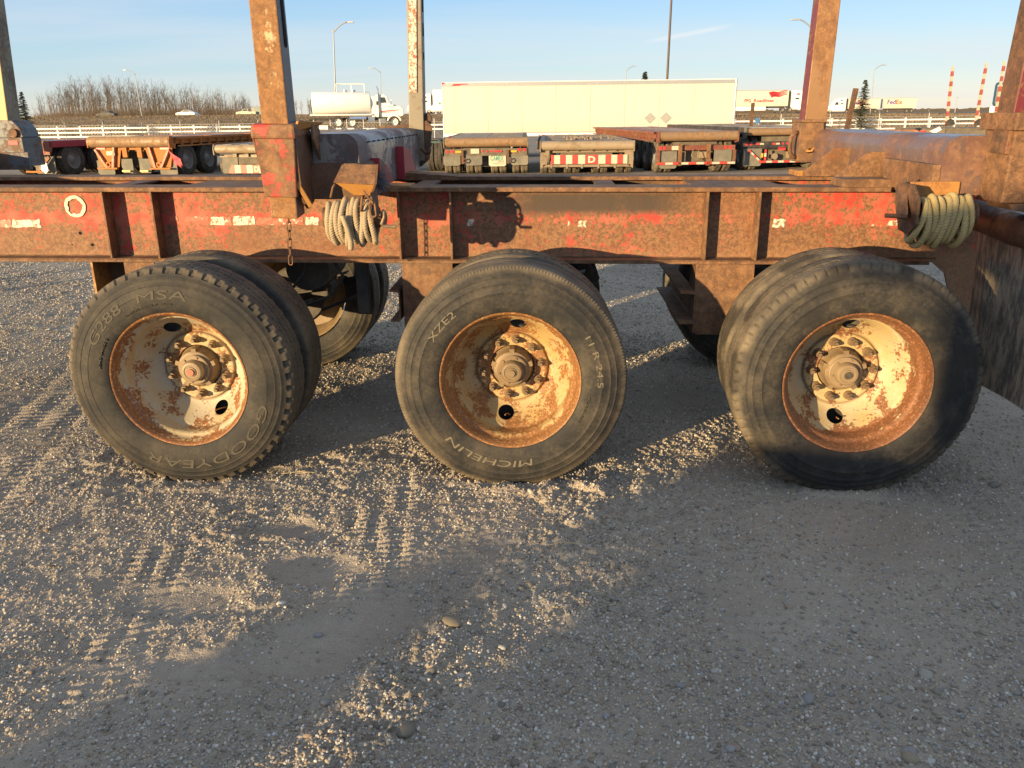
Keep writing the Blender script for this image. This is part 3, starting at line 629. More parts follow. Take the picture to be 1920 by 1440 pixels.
def rim_mb(holes, n=192):
    prof = [(.050, .3165), (.030, .317), (.022, .3225), (.0165, .3265), (.0155, .331), (.019, .3335), (.023, .331), (.0225, .326), (.027, .319), (.040, .3130), (.060, .3100), (.074, .3065), (.080, .2995), (.086, .2925), (.100, .2895), (.125, .288), (.150, .287), (.160, .2855), (.165, .281)]
    a0, a1 = (.168, .277), (.272, .186)
    for k in range(15):
        t = k/14; r = a0[1]+(a1[1]-a0[1])*t; prof.append((a0[0]+(a1[0]-a0[0])*(math.sin(t*1.35)/math.sin(1.35)), r))
    prof += [(.277, .182), (.276, .178), (.268, .1745), (.2635, .171), (.262, .165), (.262, .155), (.266, .150), (.266, .13), (.266, .112), (.270, .109), (.285, .109)]
    q = [(y, r) for y, r in prof]; V = []; 
    for y, r in q:
        for i in range(n):
            t = 2*math.pi*i/n; V.append([r, t, y])
    m = len(q); F = [(j*n+i, j*n+(i+1) % n, (j+1)*n+(i+1) % n, (j+1)*n+i) for j in range(m-1) for i in range(n)]
    HR = .231; HA, HB = .029, .040
    def inside(v, a):
        u = (v[1]-a+math.pi) % (2*math.pi)-math.pi; return ((v[0]-HR)/HA)**2+(u*HR/HB)**2
    keep = []
    for f in F:
        c = [sum(V[i][0] for i in f)/4, 0, 0]; tt = [V[i][1] for i in f]
        if max(tt)-min(tt) > 3: tt = [x if x > 3 else x+2*math.pi for x in tt]
        c[1] = sum(tt)/4; ok = True
        if all(V[i][2] > .166 for i in f):
            for a in holes:
                if inside(c, a) < 1: ok = False
        if ok: keep.append(f)
    rem = set(i for f in F if f not in set(keep) for i in f) if False else None
    kept = set(keep); used = set(i for f in keep for i in f); bad = set(i for f in F if f not in kept for i in f) & used
    for i in bad:
        v = V[i]
        for a in holes:
            d = inside(v, a)
            if .3 < d < 2.2:
                u = (v[1]-a+math.pi) % (2*math.pi)-math.pi; s2 = 1/math.sqrt(d); v[0] = HR+(v[0]-HR)*s2; v[1] = a+u*s2
    # put y back on the profile after sliding
    pr = sorted((r, y) for y, r in q if y > .166 and .186 <= r <= .278); rr_, yy_ = [p[0] for p in pr], [p[1] for p in pr]
    for i in bad: V[i][2] = float(np.interp(V[i][0], rr_, yy_))
    mb = MB(); mb.add([(v[0]*math.sin(v[1]), v[2], v[0]*math.cos(v[1])) for v in V], keep)
    # thickness of the disc seen at the hand holes
    for a in holes:
        ring = []
        for d in (0, .008):
            for k in range(40):
                t = 2*math.pi*k/40; r = HR+HA*math.cos(t); th_ = a+HB*math.sin(t)/HR; ring.append((r*math.sin(th_), float(np.interp(r, rr_, yy_))+d, r*math.cos(th_)))
        mb.add(ring, [(k, (k+1) % 40, 40+(k+1) % 40, 40+k) for k in range(40)])
    return mb
def nut_mb():
    b = MB(); b.cyl((0, 0, 0), (0, -.006, 0), .0235, .022, 20); b.cyl((0, -.006, 0), (0, -.014, 0), .022, .017, 20); b.cyl((0, -.014, 0), (0, -.036, 0), .0165, .016, 6); b.cyl((0, -.036, 0), (0, -.053, 0), .0095, .009, 10); return b
nut_mesh = None
TRL = thing('log_trailer', 'rusty red three axle log trailer with upright stakes filling the foreground', 'log trailer')
def drum_mb():
    b = MB(); b.lathe([(.286, .05), (.286, .206), (.30, .213), (.42, .213), (.425, .222), (.45, .222), (.45, .05)], 48); return b
def make_wheel(X, dY, zc, yaw, Rt, style, tm, rm, hole_a, hubm, capm, inner=True, letters=()):
    W = part_empty('wheel', TRL, (X, dY, zc), (0, 0, yaw))
    tyre_mesh(Rt, style).build('tyre', tm, W, smooth=True, auto=38)
    rim_mb([R(hole_a), R(hole_a+180)]).build('rim', rm, W, smooth=True, auto=45)
    global nut_mesh
    if nut_mesh is None: o = nut_mb().build('lug_nut', 'nut', W, smooth=True, auto=40); nut_mesh = o.data; first = o
    else: first = bpy.data.objects.new('lug_nut', nut_mesh); C.objects.link(first); first.parent = W
    for k in range(10):
        o = first if k == 0 else first.copy()
        if k: C.objects.link(o)
        a = R(36*k+8+X*5); o.location = (.1425*math.sin(a), .266, .1425*math.cos(a)); o.rotation_euler = (0, a, 0)
    h = MB(); h.lathe([(.30, .105), (.275, .105), (.268, .098), (.235, .094), (.215, .088), (.208, .070), (.206, .0)], 40)
    for k in range(5):
        a = 2*math.pi*k/5; h.box(-.012, .012, .212, .29, .080, .104); 
        for i in range(-8, 0):
            x, y, z = h.v[i]; h.v[i] = (x*math.cos(a)+z*math.sin(a), y, -x*math.sin(a)+z*math.cos(a))
    h.build('hub', 'hub', W, smooth=True, auto=40)
    fl = MB(); fl.lathe([(.207, .0), (.205, .074), (.197, .076), (.194, .072), (.194, .055), (.165, .052), (.158, .047), (.156, .036), (.159, .034), (.159, .026), (.154, .024), (.153, .0)], 40)
    for k in range(6):
        a = 2*math.pi*(k+.3)/6; fl.cyl((.064*math.sin(a), .195, .064*math.cos(a)), (.064*math.sin(a), .188, .064*math.cos(a)), .006, n=6)
    fl.build('hub_cap', hubm, W, smooth=True, auto=35)
    pc = MB(); pc.lathe([(.1545, .0), (.150, .018), (.146, .016), (.146, 0)], 24); pc.build('cap_plug', capm, W, smooth=True, auto=35)
    v = MB(); v.tube([(.02, .255, -.25), (.01, .235, -.238), (.0, .20, -.228), (-.004, .165, -.222)], .0032, 6)
    o = v.build('valve_stem', 'rust_orange', W); o.rotation_euler = (0, R(hole_a+180-180), 0) if hole_a else (0, 0, 0)
    drum_mb().build('brake_drum', 'dark_steel', W, smooth=True, auto=40)
    bp = MB(); bp.lathe([(.318, .10), (.322, .30), (.330, .318), (.345, .322)], 64); bp.build('inner_rim', 'dark_steel', W, smooth=True, auto=40)  # dark disc of the inner wheel, added so the hand holes look dark
    for (txt, size, r, a0, a1, mt, bold, sh) in letters: text_arc('lettering', txt, size, mt, W, r, a0, a1, .0022, depth=.004, bold=0, shear=sh)
    return W
W1 = make_wheel(-1.578, 0.0, .53, 0, .5438, 'block', 'tyre1', 'rim1', -25, 'hub_pale', 'red_cap',
    letters=(('G288', .062, .423, -64, -31, 'letter_dark', .0012, .1), ('MSA', .06, .423, -19, 14, 'letter_dark', .0012, .1), ('GOODYEAR', .064, .423, 106, 208, 'letter_dark', .0015, .12),
             ('LOAD RANGE G', .014, .372, -80, -55, 'letter_dark', 0, 0), ('UNISTEEL RADIAL TUBELESS', .013, .378, -32, 4, 'letter_dark', 0, 0)))
W2 = make_wheel(0.0, 0.0, .53, 0, .549, 'fine', 'tyre2', 'rim2', 8, 'hub', 'hub',
    letters=(('XZE2', .046, .417, -61, -37, 'letter', .0018, 0), ('11 R 24.5', .040, .420, 58, 93, 'letter', .0016, 0), ('MICHELIN', .047, .410, 165, 228, 'letter', .0018, .12), ('TUBELESS', .014, .375, 100, 122, 'letter_dark', 0, 0)))
W3 = make_wheel(1.578, -.0456, .537, -.032, .5573, 'rib', 'tyre3', 'rim3', 3, 'hub_pale', 'dark_steel')
for nm, a, b in (('a', -.3, .9),):
    pass
# inner duals (deep behind the outer wheel) and the wheels of the far side
inner = tyre_mesh(.54, 'plain', 300).build('inner_tyre', 'tyre_dark', W1, smooth=True, auto=40); inner.location = (0, .335, 0)
for Wk, mt, st in ((W2, 'tyre2', None), (W3, 'tyre3', None)):
    o = inner.copy(); o.data = inner.data.copy(); o.data.materials[0] = M[mt]; C.objects.link(o); o.parent = Wk; o.rotation_euler = (0, 1.1, 0)
for X in (-1.578, 0.0, 1.578):
    F = part_empty('far_wheel', TRL, (X, 1.96, .53))
    for k in range(2):
        o = inner.copy(); o.name = 'tyre'; C.objects.link(o); o.parent = F; o.location = (0, .34*k, 0); o.rotation_euler = (0, X+k, 0)
    b = MB(); b.lathe([(.02, .326), (.03, .316), (.07, .308), (.10, .29), (.27, .286), (.28, .2), (.12, .17), (.08, .15), (.08, .0)], 48); b.build('rim', 'hub', F, smooth=True, auto=40); b = MB(); b.lathe([(-.02, .05), (-.02, .19), (.0, .205), (.1, .205), (.12, .19)], 40); b.build('brake_drum', 'dark_steel', F, smooth=True, auto=40)  # far rims take the darker hub colour in place of shade
# ------------------------------------------------------------------ frame of the log trailer
FRX0, FRX1 = -7.5, 2.50
def rail(name, yw, side, mat_edge):
    """I-beam as one empty part: web, top and bottom flange"""
    P = part_empty(name, TRL)
    b = MB()
    if side < 0: b.prism([(FRX0, .962), (2.20, .962), (2.26, .945), (2.33, .89), (2.43, .62), (2.45, .48), (2.55, .48), (2.545, 1.05), (2.52, 1.28), (2.40, 1.330), (FRX0, 1.330)], 'y', yw-.006, yw+.006)
    else: b.box(FRX0, FRX1, yw-.006, yw+.006, .96, 1.330)
    b.build('web', 'rail', P, shear=True)
    f = MB(); f.box(FRX0, FRX1 if side > 0 else 1.95, yw-.10, yw+.10, 1.3285, 1.352); f.build('top_flange', mat_edge, P, shear=True, bevel=.003)
    f = MB(); f.box(FRX0, 2.20, yw-.10, yw+.10, .949, .9635); f.box(FRX0, 2.20, yw-.0985, yw+.0985, .9635, .969); f.build('bottom_flange', mat_edge, P, shear=True, bevel=.003)
    return P
NR = rail('near_rail', .90, -1, 'rust_edge'); FR = rail('far_rail', 1.70, 1, 'rust_edge')
# stiffener plates welded between the flanges
for px in (196, 287, 745.5, 843, 1323, 1420):
    X = float(at(px, 420, Y=.80)[0]); b = MB(); b.box(X, X+.012, .803, .894, .969, 1.3285); b.build('stiffener', 'rust', NR, shear=True, bevel=.002)
b = MB(); b.lathe([(0, .0), (.001, .0)], 4)
# weld fillet and bolt holes, near-black discs painted in for their dark inside
for px, py, r in ((150, 437, .0085), (173, 459, .0085), (135, 459, .004)):
    p = at(px, py, Y=.893); b = MB(); b.cyl((p[0], .8935, p[2]), (p[0], .8915, p[2]), r, n=20); b.build('bolt_hole', 'hole_shade', NR)
p = at(141, 387, Y=.89); b = MB()
ring = []; n = 48
for j, (y, r0) in enumerate(((.894, .041), (.8885, .041), (.8875, .0425), (.8875, .0585), (.8885, .060), (.894, .060))):
    for i in range(n):
        t = 2*math.pi*i/n; ww = .0022*math.sin(5*t+1)+.0016*math.sin(11*t) + (.006 if 3.6 < t < 4.3 and r0 < .05 else 0); ring.append((p[0]+(r0+(ww if r0 < .05 else ww*.3))*math.cos(t), y, p[2]+(r0+(ww if r0 < .05 else ww*.3))*math.sin(t)))
b.add(ring, [(j*n+i, j*n+(i+1) % n, (j+1)*n+(i+1) % n, (j+1)*n+i) for j in range(5) for i in range(n)]); b.build('sticker_ring', 'cream', NR)
# remnants of reflective tape, each a flake of its own
rt_ = random.Random(5)
for x0, x1, y0, y1, mt in ((-4, 20, 411, 427, 'tape_red'), (22, 74, 410, 427, 'tape_white'), (318, 334, 404, 414, 'tape_red'), (345, 391, 404, 416, 'tape_red'), (395, 419, 406, 423, 'tape_white'), (421, 434, 406, 423, 'tape_red'), (436, 476, 404, 423, 'tape_white'), (478, 568, 406, 422, 'tape_red'), (572, 598, 406, 422, 'tape_white'),
                       (1083, 1100, 413, 426, 'tape_white'), (1447, 1474, 410, 427, 'tape_white'), (1631, 1660, 411, 425, 'tape_red'), (1664, 1688, 413, 424, 'tape_white'), (1065, 1072, 414, 424, 'tape_white'), (876, 888, 410, 424, 'tape_white')):
    a = at(x0, y1, Y=.892); c = at(x1, y0, Y=.892); pts = []; N = 10
    for k in range(N): pts.append((a[0]+(c[0]-a[0])*k/N+rt_.uniform(-.002, .002), .892, a[2]+rt_.uniform(-.001, .006)))
    for k in range(3): pts.append((c[0]+rt_.uniform(-.008, .004), .892, a[2]+(c[2]-a[2])*k/3))
    for k in range(N): pts.append((c[0]+(a[0]-c[0])*k/N+rt_.uniform(-.002, .002), .892, c[2]-rt_.uniform(-.001, .008)))
    b = MB(); b.plate(pts, .0022); b.build('tape_flake', mt, NR)
# cross members between the rails
for X in (-5.2, -3.4, -2.35, -.55, .5, 1.15):
    b = MB(); b.box(X, X+.012, .907, 1.693, 1.0, 1.32); b.box(X-.05, X+.062, .907, 1.693, 1.32, 1.332); b.build('cross_member', 'rust_dark', TRL, shear=True)
# low plates between the rails seen through the gap
b = MB(); b.box(1.0, 1.5, 1.02, 1.58, 1.318, 1.330); b.build('deck_plate', 'rust', TRL, shear=True)
b = MB(); b.box(-1.95, -1.35, 1.02, 1.58, 1.318, 1.330); b.build('deck_plate', 'rust', TRL, shear=True)
# weld beads where web meets flange and along the stiffeners
for z_ in (.9705, 1.3265):
    b = MB(); pts = [(-3.4+.03*i, .892, z_+.0006*math.sin(i*2.1)) for i in range(190)]; b.tube(pts, [.0042+.0009*math.sin(i*1.7) for i in range(190)], 5); b.build('weld_bead', 'rust_dark', NR, shear=True, smooth=True)
# suspension hangers
def hanger(px0, px1, pyb, ch=0):
    x0 = float(at(px0, 540, Y=.80)[0]); x1 = float(at(px1, 540, Y=.80)[0]); zb = float(at(px0, pyb, Y=.80)[2])
    P = part_empty('hanger', TRL)
    b = MB(); b.plate([(x0, .80, .949), (x0, .80, zb+.02), (x0+.02, .80, zb), (x1, .80, zb), (x1, .80, .949)], .012); b.build('hanger_plate', 'rust', P, shear=True, bevel=.002)
    for xa in (x0+.002, x1-.014): b = MB(); b.box(xa, xa+.012, .813, .99, zb, .948); b.build('hanger_side', 'rust_dark', P, shear=True, bevel=.002)
    return x0, x1, zb
hanger(755, 850, 640); hanger(1303, 1412, 625)
x0 = float(at(183, 520, Y=.85)[0]); P = part_empty('hanger', TRL)
b = MB(); b.box(x0, x0+.012, .80, 1.0, .60, .948); b.build('hanger_side', 'rust_orange', P, shear=True)
b = MB(); b.box(x0+.012, x0+.20, .97, .98, .60, .948); b.build('hanger_plate', 'rust_dark', P, shear=True)
b = MB(); b.box(x0+.19, x0+.36, .80, .812, .62, .948); b.build('hanger_plate', 'rust', P, shear=True)
# channels running across under the frame
def channel(X, z0, z1, y0, y1, fl, mat, lab=None):
    b = MB(); s = 1 if fl > 0 else -1
    pr = [(X, z0+.012), (X+s*.006, z0+.004), (X+s*abs(fl), z0), (X+s*abs(fl), z0-.010), (X, z0-.010), (X-s*.008, z0), (X-s*.008, z1), (X, z1+.010), (X+s*abs(fl), z1+.010), (X+s*abs(fl), z1), (X+s*.006, z1-.004), (X, z1-.012)]
    b.prism(pr, 'y', y0, y1); return b.build('cross_channel', mat, TRL, shear=True)
a = at(1305, 590, Y=.80); channel(float(a[0])-.006, .63, .79, .79, 1.75, -.085, 'rust')
a = at(752, 610, Y=.80); channel(float(a[0])-.006, .63, .79, .80, 1.75, -.05, 'rust')
# axles, springs, brake chambers
for X, Xw in ((-1.578, 0), (0, 0), (1.578, 0)):
    A = part_empty('axle', TRL)
    b = MB(); b.cyl((X, .5, .53), (X, 2.1, .53), .065, n=20); b.build('axle_tube', 'dark_steel', A, smooth=True, auto=40)
    for k in range(2):
        yy = .86 if k == 0 else 1.74; b = MB(); b.lathe([(0, 0), (0, .075), (.05, .085), (.12, .085), (.16, .06), (.16, 0)], 24, (X+.22, yy+.05, .60)); b.build('brake_chamber', 'dark_steel', A, smooth=True, auto=40)
        for q in range(5):
            b = MB(); L = .42-.06*q; pts = []
            for t in range(9):
                u = -1+t/4; pts.append((X+u*L, .66-.014*q+.08*u*u*(L/.42)**2))
            b.prism(pts+[(p_[0], p_[1]-.011) for p_ in reversed(pts)], 'y', yy-.04, yy+.04); b.build('spring_leaf', 'dark_steel', A)
b = MB(); b.cyl((-1.25, 1.15, .86), (-1.25, 1.6, .86), .13, n=28); b.build('air_tank', 'dark_steel', TRL, smooth=True, auto=40)
b = MB(); b.tube([(-1.2, .97, .93), (-1.22, .98, .86), (-1.3, 1.0, .78), (-1.33, 1.0, .68), (-1.3, 1.02, .6)], .009, 8); b.build('air_hose', 'black', TRL, smooth=True)
for pts in ([(-1.05, .98, .94), (-1.0, 1.0, .84), (-1.1, 1.02, .72), (-1.25, 1.05, .66)], [(-.95, 1.2, .94), (-.9, 1.22, .80), (-.98, 1.24, .68), (-1.2, 1.2, .60)], [(.42, .98, .94), (.46, 1.0, .83), (.40, 1.02, .74), (.28, 1.05, .68)], [(1.05, 1.1, .94), (1.12, 1.1, .82), (1.2, 1.1, .74), (1.35, 1.1, .66)]):
    b = MB(); b.tube(pts, .010, 8); b.build('air_hose', 'black', TRL, smooth=True)
for X in (-.93,):
    b = MB(); b.box(X, X+.07, 1.0, 1.06, .62, .94); b.build('suspension_strut', 'dark_steel', TRL, bevel=.005)

# ------------------------------------------------------------------ bunks
def rounded(x0, x1, z0, z1, r=.05, k=5):
    p = [(x0, z0), (x1, z0)]
    for cx, a0 in ((x1-r, 0), (x0+r, 90)):
        for i in range(k+1): a = R(a0+90*i/k); p.append((cx+r*math.cos(a), z1-r+r*math.sin(a)))
    return p
# left bunk: bolster seen from its shaded right side
LB = part_empty('left_bunk', TRL)
b = MB(); b.prism(rounded(-1.02, -.728, 1.353, 1.632, .06, 4), 'y', .40, 2.30); b.build('bolster', 'bolster_l', LB, shear=True, smooth=True, auto=25)
for k in range(13):
    y = .62+k*.13; b = MB(); b.box(-.737, -.7255, y, y+.055, 1.586, 1.592); b.build('weld_slot', 'hole_shade', LB, shear=True)  # slot shade laid on as near-black bars
def gusset(x0, x1, z0, z1, y, mat, par):
    P = par; s = 1 if x1 > x0 else -1
    b = MB(); b.prism([(x0, z0), (x1, z0), (x1, z0+.03), (x0+(x1-x0)*.35, z1), (x0, z1)], 'y', y, y+.012); b.build('gusset', mat, P, shear=True, bevel=.002)
for q_ in ([(1.40, 1.354), (2.02, 1.354), (1.78, 1.515), (1.40, 1.53)], [(.66, 1.354), (1.18, 1.354), (1.0, 1.46), (.66, 1.50)]):
    b = MB(); b.prism(q_, 'x', -.722, -.710); b.build('gusset', 'red_dark', LB, shear=True, bevel=.002)
    b = MB(); b.box(-.7265, -.68, q_[0][0]-.014, q_[0][0]-.002, 1.354, q_[3][1]+.01); b.build('gusset_flange', 'red_dark', LB, shear=True)
b = MB(); b.hexa([(-.72, 1.60, 1.3525), (-.40, 1.60, 1.3525), (-.40, 1.79, 1.3525), (-.72, 1.79, 1.3525), (-.72, 1.60, 1.376), (-.40, 1.60, 1.355), (-.40, 1.79, 1.355), (-.72, 1.79, 1.376)]); b.build('saddle_plate', 'rust', LB, shear=True)
b = MB(); b.box(-.725, -.56, .82, 1.0, 1.3525, 1.360); b.build('saddle_plate', 'rust_orange', LB, shear=True)
# end fittings at the far stake
b = MB(); b.plate([(-.72, 2.31, 1.37), (-.66, 2.31, 1.42), (-.64, 2.31, 1.58), (-.63, 2.31, 1.64), (-.67, 2.31, 1.68), (-.73, 2.31, 1.66), (-1.02, 2.31, 1.64), (-1.02, 2.31, 1.37)], .02); b.build('end_plate', 'rust_dark', LB, shear=True)
b = MB(); b.plate([(-.70, 2.33, 1.66), (-.645, 2.33, 1.66), (-.64, 2.33, 1.71), (-.66, 2.33, 1.74), (-.70, 2.33, 1.72)], .05); b.build('stake_lug', 'rust_dark', LB)
b = MB(); b.tube([(-.70, 2.22, 1.50), (-.665, 2.20, 1.47), (-.64, 2.18, 1.475), (-.635, 2.18, 1.50)], .012, 8); b.build('tie_hook', 'rust_dark', LB, smooth=True)
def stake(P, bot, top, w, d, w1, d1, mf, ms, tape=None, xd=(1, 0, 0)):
    """tapered hollow upright; front and sides use separate materials"""
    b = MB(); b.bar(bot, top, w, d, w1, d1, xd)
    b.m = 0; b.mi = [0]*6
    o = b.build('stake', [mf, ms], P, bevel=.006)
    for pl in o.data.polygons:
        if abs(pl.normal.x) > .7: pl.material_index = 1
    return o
# near left stake and its pocket
nb = at(541, 405, Y=.255); ntp = at(494, -60, Y=.16)
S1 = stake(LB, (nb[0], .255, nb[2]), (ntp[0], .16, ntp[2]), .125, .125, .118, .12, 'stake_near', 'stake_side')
v = Vector((ntp[0]-nb[0], .16-.255, ntp[2]-nb[2]))
def along(t, dx=0, dy=0): q = Vector((nb[0], .255, nb[2]))+v*t; return (q.x+dx, q.y+dy, q.z)
# long slots in the right face of the stake, dark inside painted on
for t0, t1 in ((.72, 1.0),):
    b = MB(); p0, p1 = along(t0, .0615, .01), along(t1, .0600, .01); b.bar(p0, p1, .004, .034); b.cyl(Vector(p0)+Vector((-.002, 0, 0)), Vector(p0)+Vector((.002, 0, 0)), .017, n=16); b.build('slot', 'hole_shade', LB)
z2t = lambda z: (z-nb[2])/v.z
P = part_empty('stake_pocket', LB)
t0, t1 = z2t(1.375), z2t(1.635)
b = MB(); b.bar(along(t0), along(t1), .150, .17, .178, .185); b.build('pocket_box', 'pocket', P, bevel=.006)
b = MB(); b.bar(along(t1-.002, -.002), along(z2t(1.695), -.002), .205, .21, .195, .2); b.build('pocket_collar', 'pocket', P, bevel=.012)
q = along(t0); b = MB()
b.prism([(.13, 1.66), (.30, 1.70), (.46, 1.62), (.46, 1.42), (.36, 1.33), (.27, 1.305), (.22, 1.33), (.17, 1.42), (.15, 1.55)], 'x', q[0]+.082, q[0]+.098); b.build('pocket_wing', 'rust_dark', P, bevel=.003)
b = MB(); b.prism([(.13, 1.66), (.28, 1.70), (.40, 1.62), (.40, 1.42), (.27, 1.36)], 'x', q[0]-.10, q[0]-.088); b.build('pocket_wing', 'rust', P, bevel=.003)
b = MB(); b.hexa([(q[0]+.085, .17, 1.655), (q[0]+.097, .17, 1.655), (q[0]+.105, .42, 1.66), (q[0]+.093, .42, 1.66), (q[0]+.100, .17, 1.70), (q[0]+.112, .17, 1.70), (q[0]+.16, .42, 1.69), (q[0]+.148, .42, 1.69)]); b.build('flared_lip', 'rust_orange', P, bevel=.002)
b = MB(); b.prism([(.30, 1.69), (.42, 1.66), (.52, 1.50), (.50, 1.46), (.42, 1.50), (.30, 1.62)], 'x', q[0]+.125, q[0]+.135); b.build('guide_plate', 'rust', P, bevel=.002)
b = MB(); b.plate([(q[0]+.075, .165, 1.42), (q[0]+.085, .165, 1.44), (q[0]+.13, .20, 1.33), (q[0]+.115, .20, 1.315)], .010); b.build('guide_plate', 'rust_orange', P)
# outrigger under the bolster between stake and rail
b = MB(); x0 = q[0]+.09; b.prism(rounded(x0, -.69, 1.335, 1.50, .04, 4), 'y', .34, .84); b.build('outrigger', 'rust_dark', LB, shear=True, smooth=True, auto=30)
# far left stake with flaked reflective tape
fb = at(782, 246, Y=2.36); ft = at(777, -60, Y=2.36)
stake(LB, (fb[0], 2.36, fb[2]-.2), (ft[0], 2.36, ft[2]), .105, .12, .098, .12, 'stake_grey', 'stake_side')
a = at(774, 173, Y=2.29); c = at(773, -60, Y=2.29)
b = MB(); b.bar((a[0], 2.293, a[2]), (c[0], 2.293, c[2]), .052, .004); b.build('stake_tape', 'stake_tape', LB)
for zz in (1.78, 1.93, 2.08, 2.23, 2.38):
    b = MB(); t = (zz-fb[2])/(ft[2]-fb[2]); xx = fb[0]+(ft[0]-fb[0])*t+.051; b.box(xx-.003, xx+.0035, 2.34, 2.39, zz, zz+.08); b.build('slot', 'hole_shade', LB)  # dark of the slots painted on as thin plates
# winch guard (bent plate), winch and hooks under the left bunk
def winch_guard(name, ridge, topo, bot, mats, P):
    g = part_empty(name, P)
    b = MB(); b.plate([topo[0], topo[1], ridge[1], ridge[0]], .008, (0, .5, -.8)); b.build('guard_plate', mats[0], g, bevel=.002)
    b = MB(); b.plate([ridge[0], ridge[1], bot[1], bot[0]], .008, (0, 1, .3)); b.build('guard_plate', mats[1], g, bevel=.002)
    b = MB(); b.plate([topo[1], ridge[1], bot[1]], .008, (1, 0, 0)); b.build('guard_plate', 'rust_dark', g); return g
A_ = lambda px, py, Y: tuple(float(t) for t in at(px, py, Y=Y))
WL = part_empty('winch', LB)
winch_guard('winch_guard', (A_(625, 341, .20), A_(703, 345, .20)), (A_(641, 308, .27), A_(706, 308, .27)), (A_(664, 366, .24), A_(694, 367, .24)), ('rust', 'rust_orange'), LB)
wc = at(660, 408, Y=.24); wx, wz = float(wc[0]), float(wc[2])
b = MB(); b.cyl((wx-.13, .24, wz), (wx+.13, .24, wz), .048, n=24); b.build('drum', 'rust_dark', WL, smooth=True, auto=40)
xr = float(at(704, 400, Y=.24)[0])
b = MB(); b.prism([(.18, 1.385), (.30, 1.385), (.315, 1.25), (.30, wz-.07), (.25, wz-.085), (.18, wz-.06), (.165, 1.25)], 'x', xr-.006, xr+.004); b.build('side_plate', 'rust_dark', WL, bevel=.002)
b = MB(); b.cyl((xr+.004, .24, wz-.005), (xr+.045, .235, wz-.005), .036, n=20); b.cyl((xr+.01, .20, wz+.01), (xr+.035, .198, wz+.01), .012, n=12); b.build('ratchet_hub', 'rust', WL, bevel=.002)
b = MB(); b.tube([(xr+.045, .20, wz+.035), (xr+.05, .19, wz+.03), (xr+.05, .19, wz+.005), (xr+.035, .19, wz-.025), (xr+.045, .19, wz-.035), (float(at(742, 417, Y=.19)[0]), .19, wz-.037)], .0085, 10); b.build('crank_handle', 'nut', WL, smooth=True, auto=50)
b = MB(); b.tube([A_(628, 345, .2), A_(624, 352, .2), A_(622, 362, .2), A_(620, 370, .21)], .006, 8); b.build('hanger_rod', 'rust', WL, smooth=True)
def link(c, ax, up_, L, wd, r, par, name='chain_link', mat='chain'):
    c, ax, up_ = Vector(c), Vector(ax).normalized(), Vector(up_).normalized(); pts = []
    for k in range(16):
        t = 2*math.pi*k/16; x = math.cos(t)*wd; y = math.sin(t)*wd + (L if math.sin(t) > 0 else -L); pts.append(c+ax*x+up_*y)
    b = MB(); b.tube(pts, r, 6, True); return b.build(name, mat, par, smooth=True)
def chain(par, pts, L=.013, wd=.0085, r=.0028, name='chain_link'):
    pts = [Vector(p) for p in pts]; d = [0]
    for i in range(1, len(pts)): d.append(d[-1]+(pts[i]-pts[i-1]).length)
    step = 2*(L+wd)-2.6*r; n = max(1, int(d[-1]/step))
    def P_(s):
        for i in range(1, len(pts)):
            if s <= d[i]+1e-9: return pts[i-1]+(pts[i]-pts[i-1])*((s-d[i-1])/(d[i]-d[i-1])), (pts[i]-pts[i-1]).normalized()
        return pts[-1], (pts[-1]-pts[-2]).normalized()
    for k in range(n):
        c, t = P_((k+.5)*step); base = t.cross(Vector((0, 1, .01))).normalized(); oth = t.cross(base).normalized()
        a = R(rnd.uniform(-18, 18)); ax = base if k % 2 else oth; ax = ax*math.cos(a)+t.cross(ax)*math.sin(a); link(c, ax, t, L, wd, r, par, name)
ch = thing('hanging_chain', 'short rusty chain hanging below the foot of the near left stake', 'chain', (float(nb[0]), .255, float(nb[2])))
e = at(546, 506, Y=.25); chain(ch, [(0.0, 0, .01), (float(e[0]-nb[0])*.6, -.003, float(e[2]-nb[2])*.5), (float(e[0]-nb[0]), -.005, float(e[2]-nb[2]))], .0145, .0092, .003)
hk = thing('binder_chain', 'heavy rusty chain links and hook draped over the left winch plate', 'chain', (xr, .2, 1.3))
chain(hk, [(-.03, -.03, .085), (-.005, -.035, .055), (.005, -.04, .02), (.01, -.04, -.03)], .022, .013, .0055)
chain(hk, [(-.045, -.02, .06), (-.05, -.03, .02)], .02, .012, .005)
chain(hk, [(.01, .0, -.10), (.0, .01, -.135), (-.03, .01, -.15)], .018, .011, .0045)
# frayed rag end beside the guard
fr = MB(); c = at(716, 342, Y=.35)
for k in range(90):
    a = rnd.uniform(-1.3, .9); L = rnd.uniform(.03, .085); p0 = (c[0]-.025+rnd.uniform(-.01, .01), .35+rnd.uniform(-.02, .02), c[2]+rnd.uniform(-.02, .02))
    fr.tube([p0, (p0[0]+math.cos(a)*L*.5, p0[1]-.01, p0[2]+math.sin(a)*L*.5+.008), (p0[0]+math.cos(a)*L, p0[1]-.015, p0[2]+math.sin(a)*L*.8-.006)], [.0022, .0018, .0008], 4)
tag(fr.build('frayed_rope_end', 'stake_side'), 'frayed dark synthetic rope end sticking out beside the left winch guard', 'rope end')
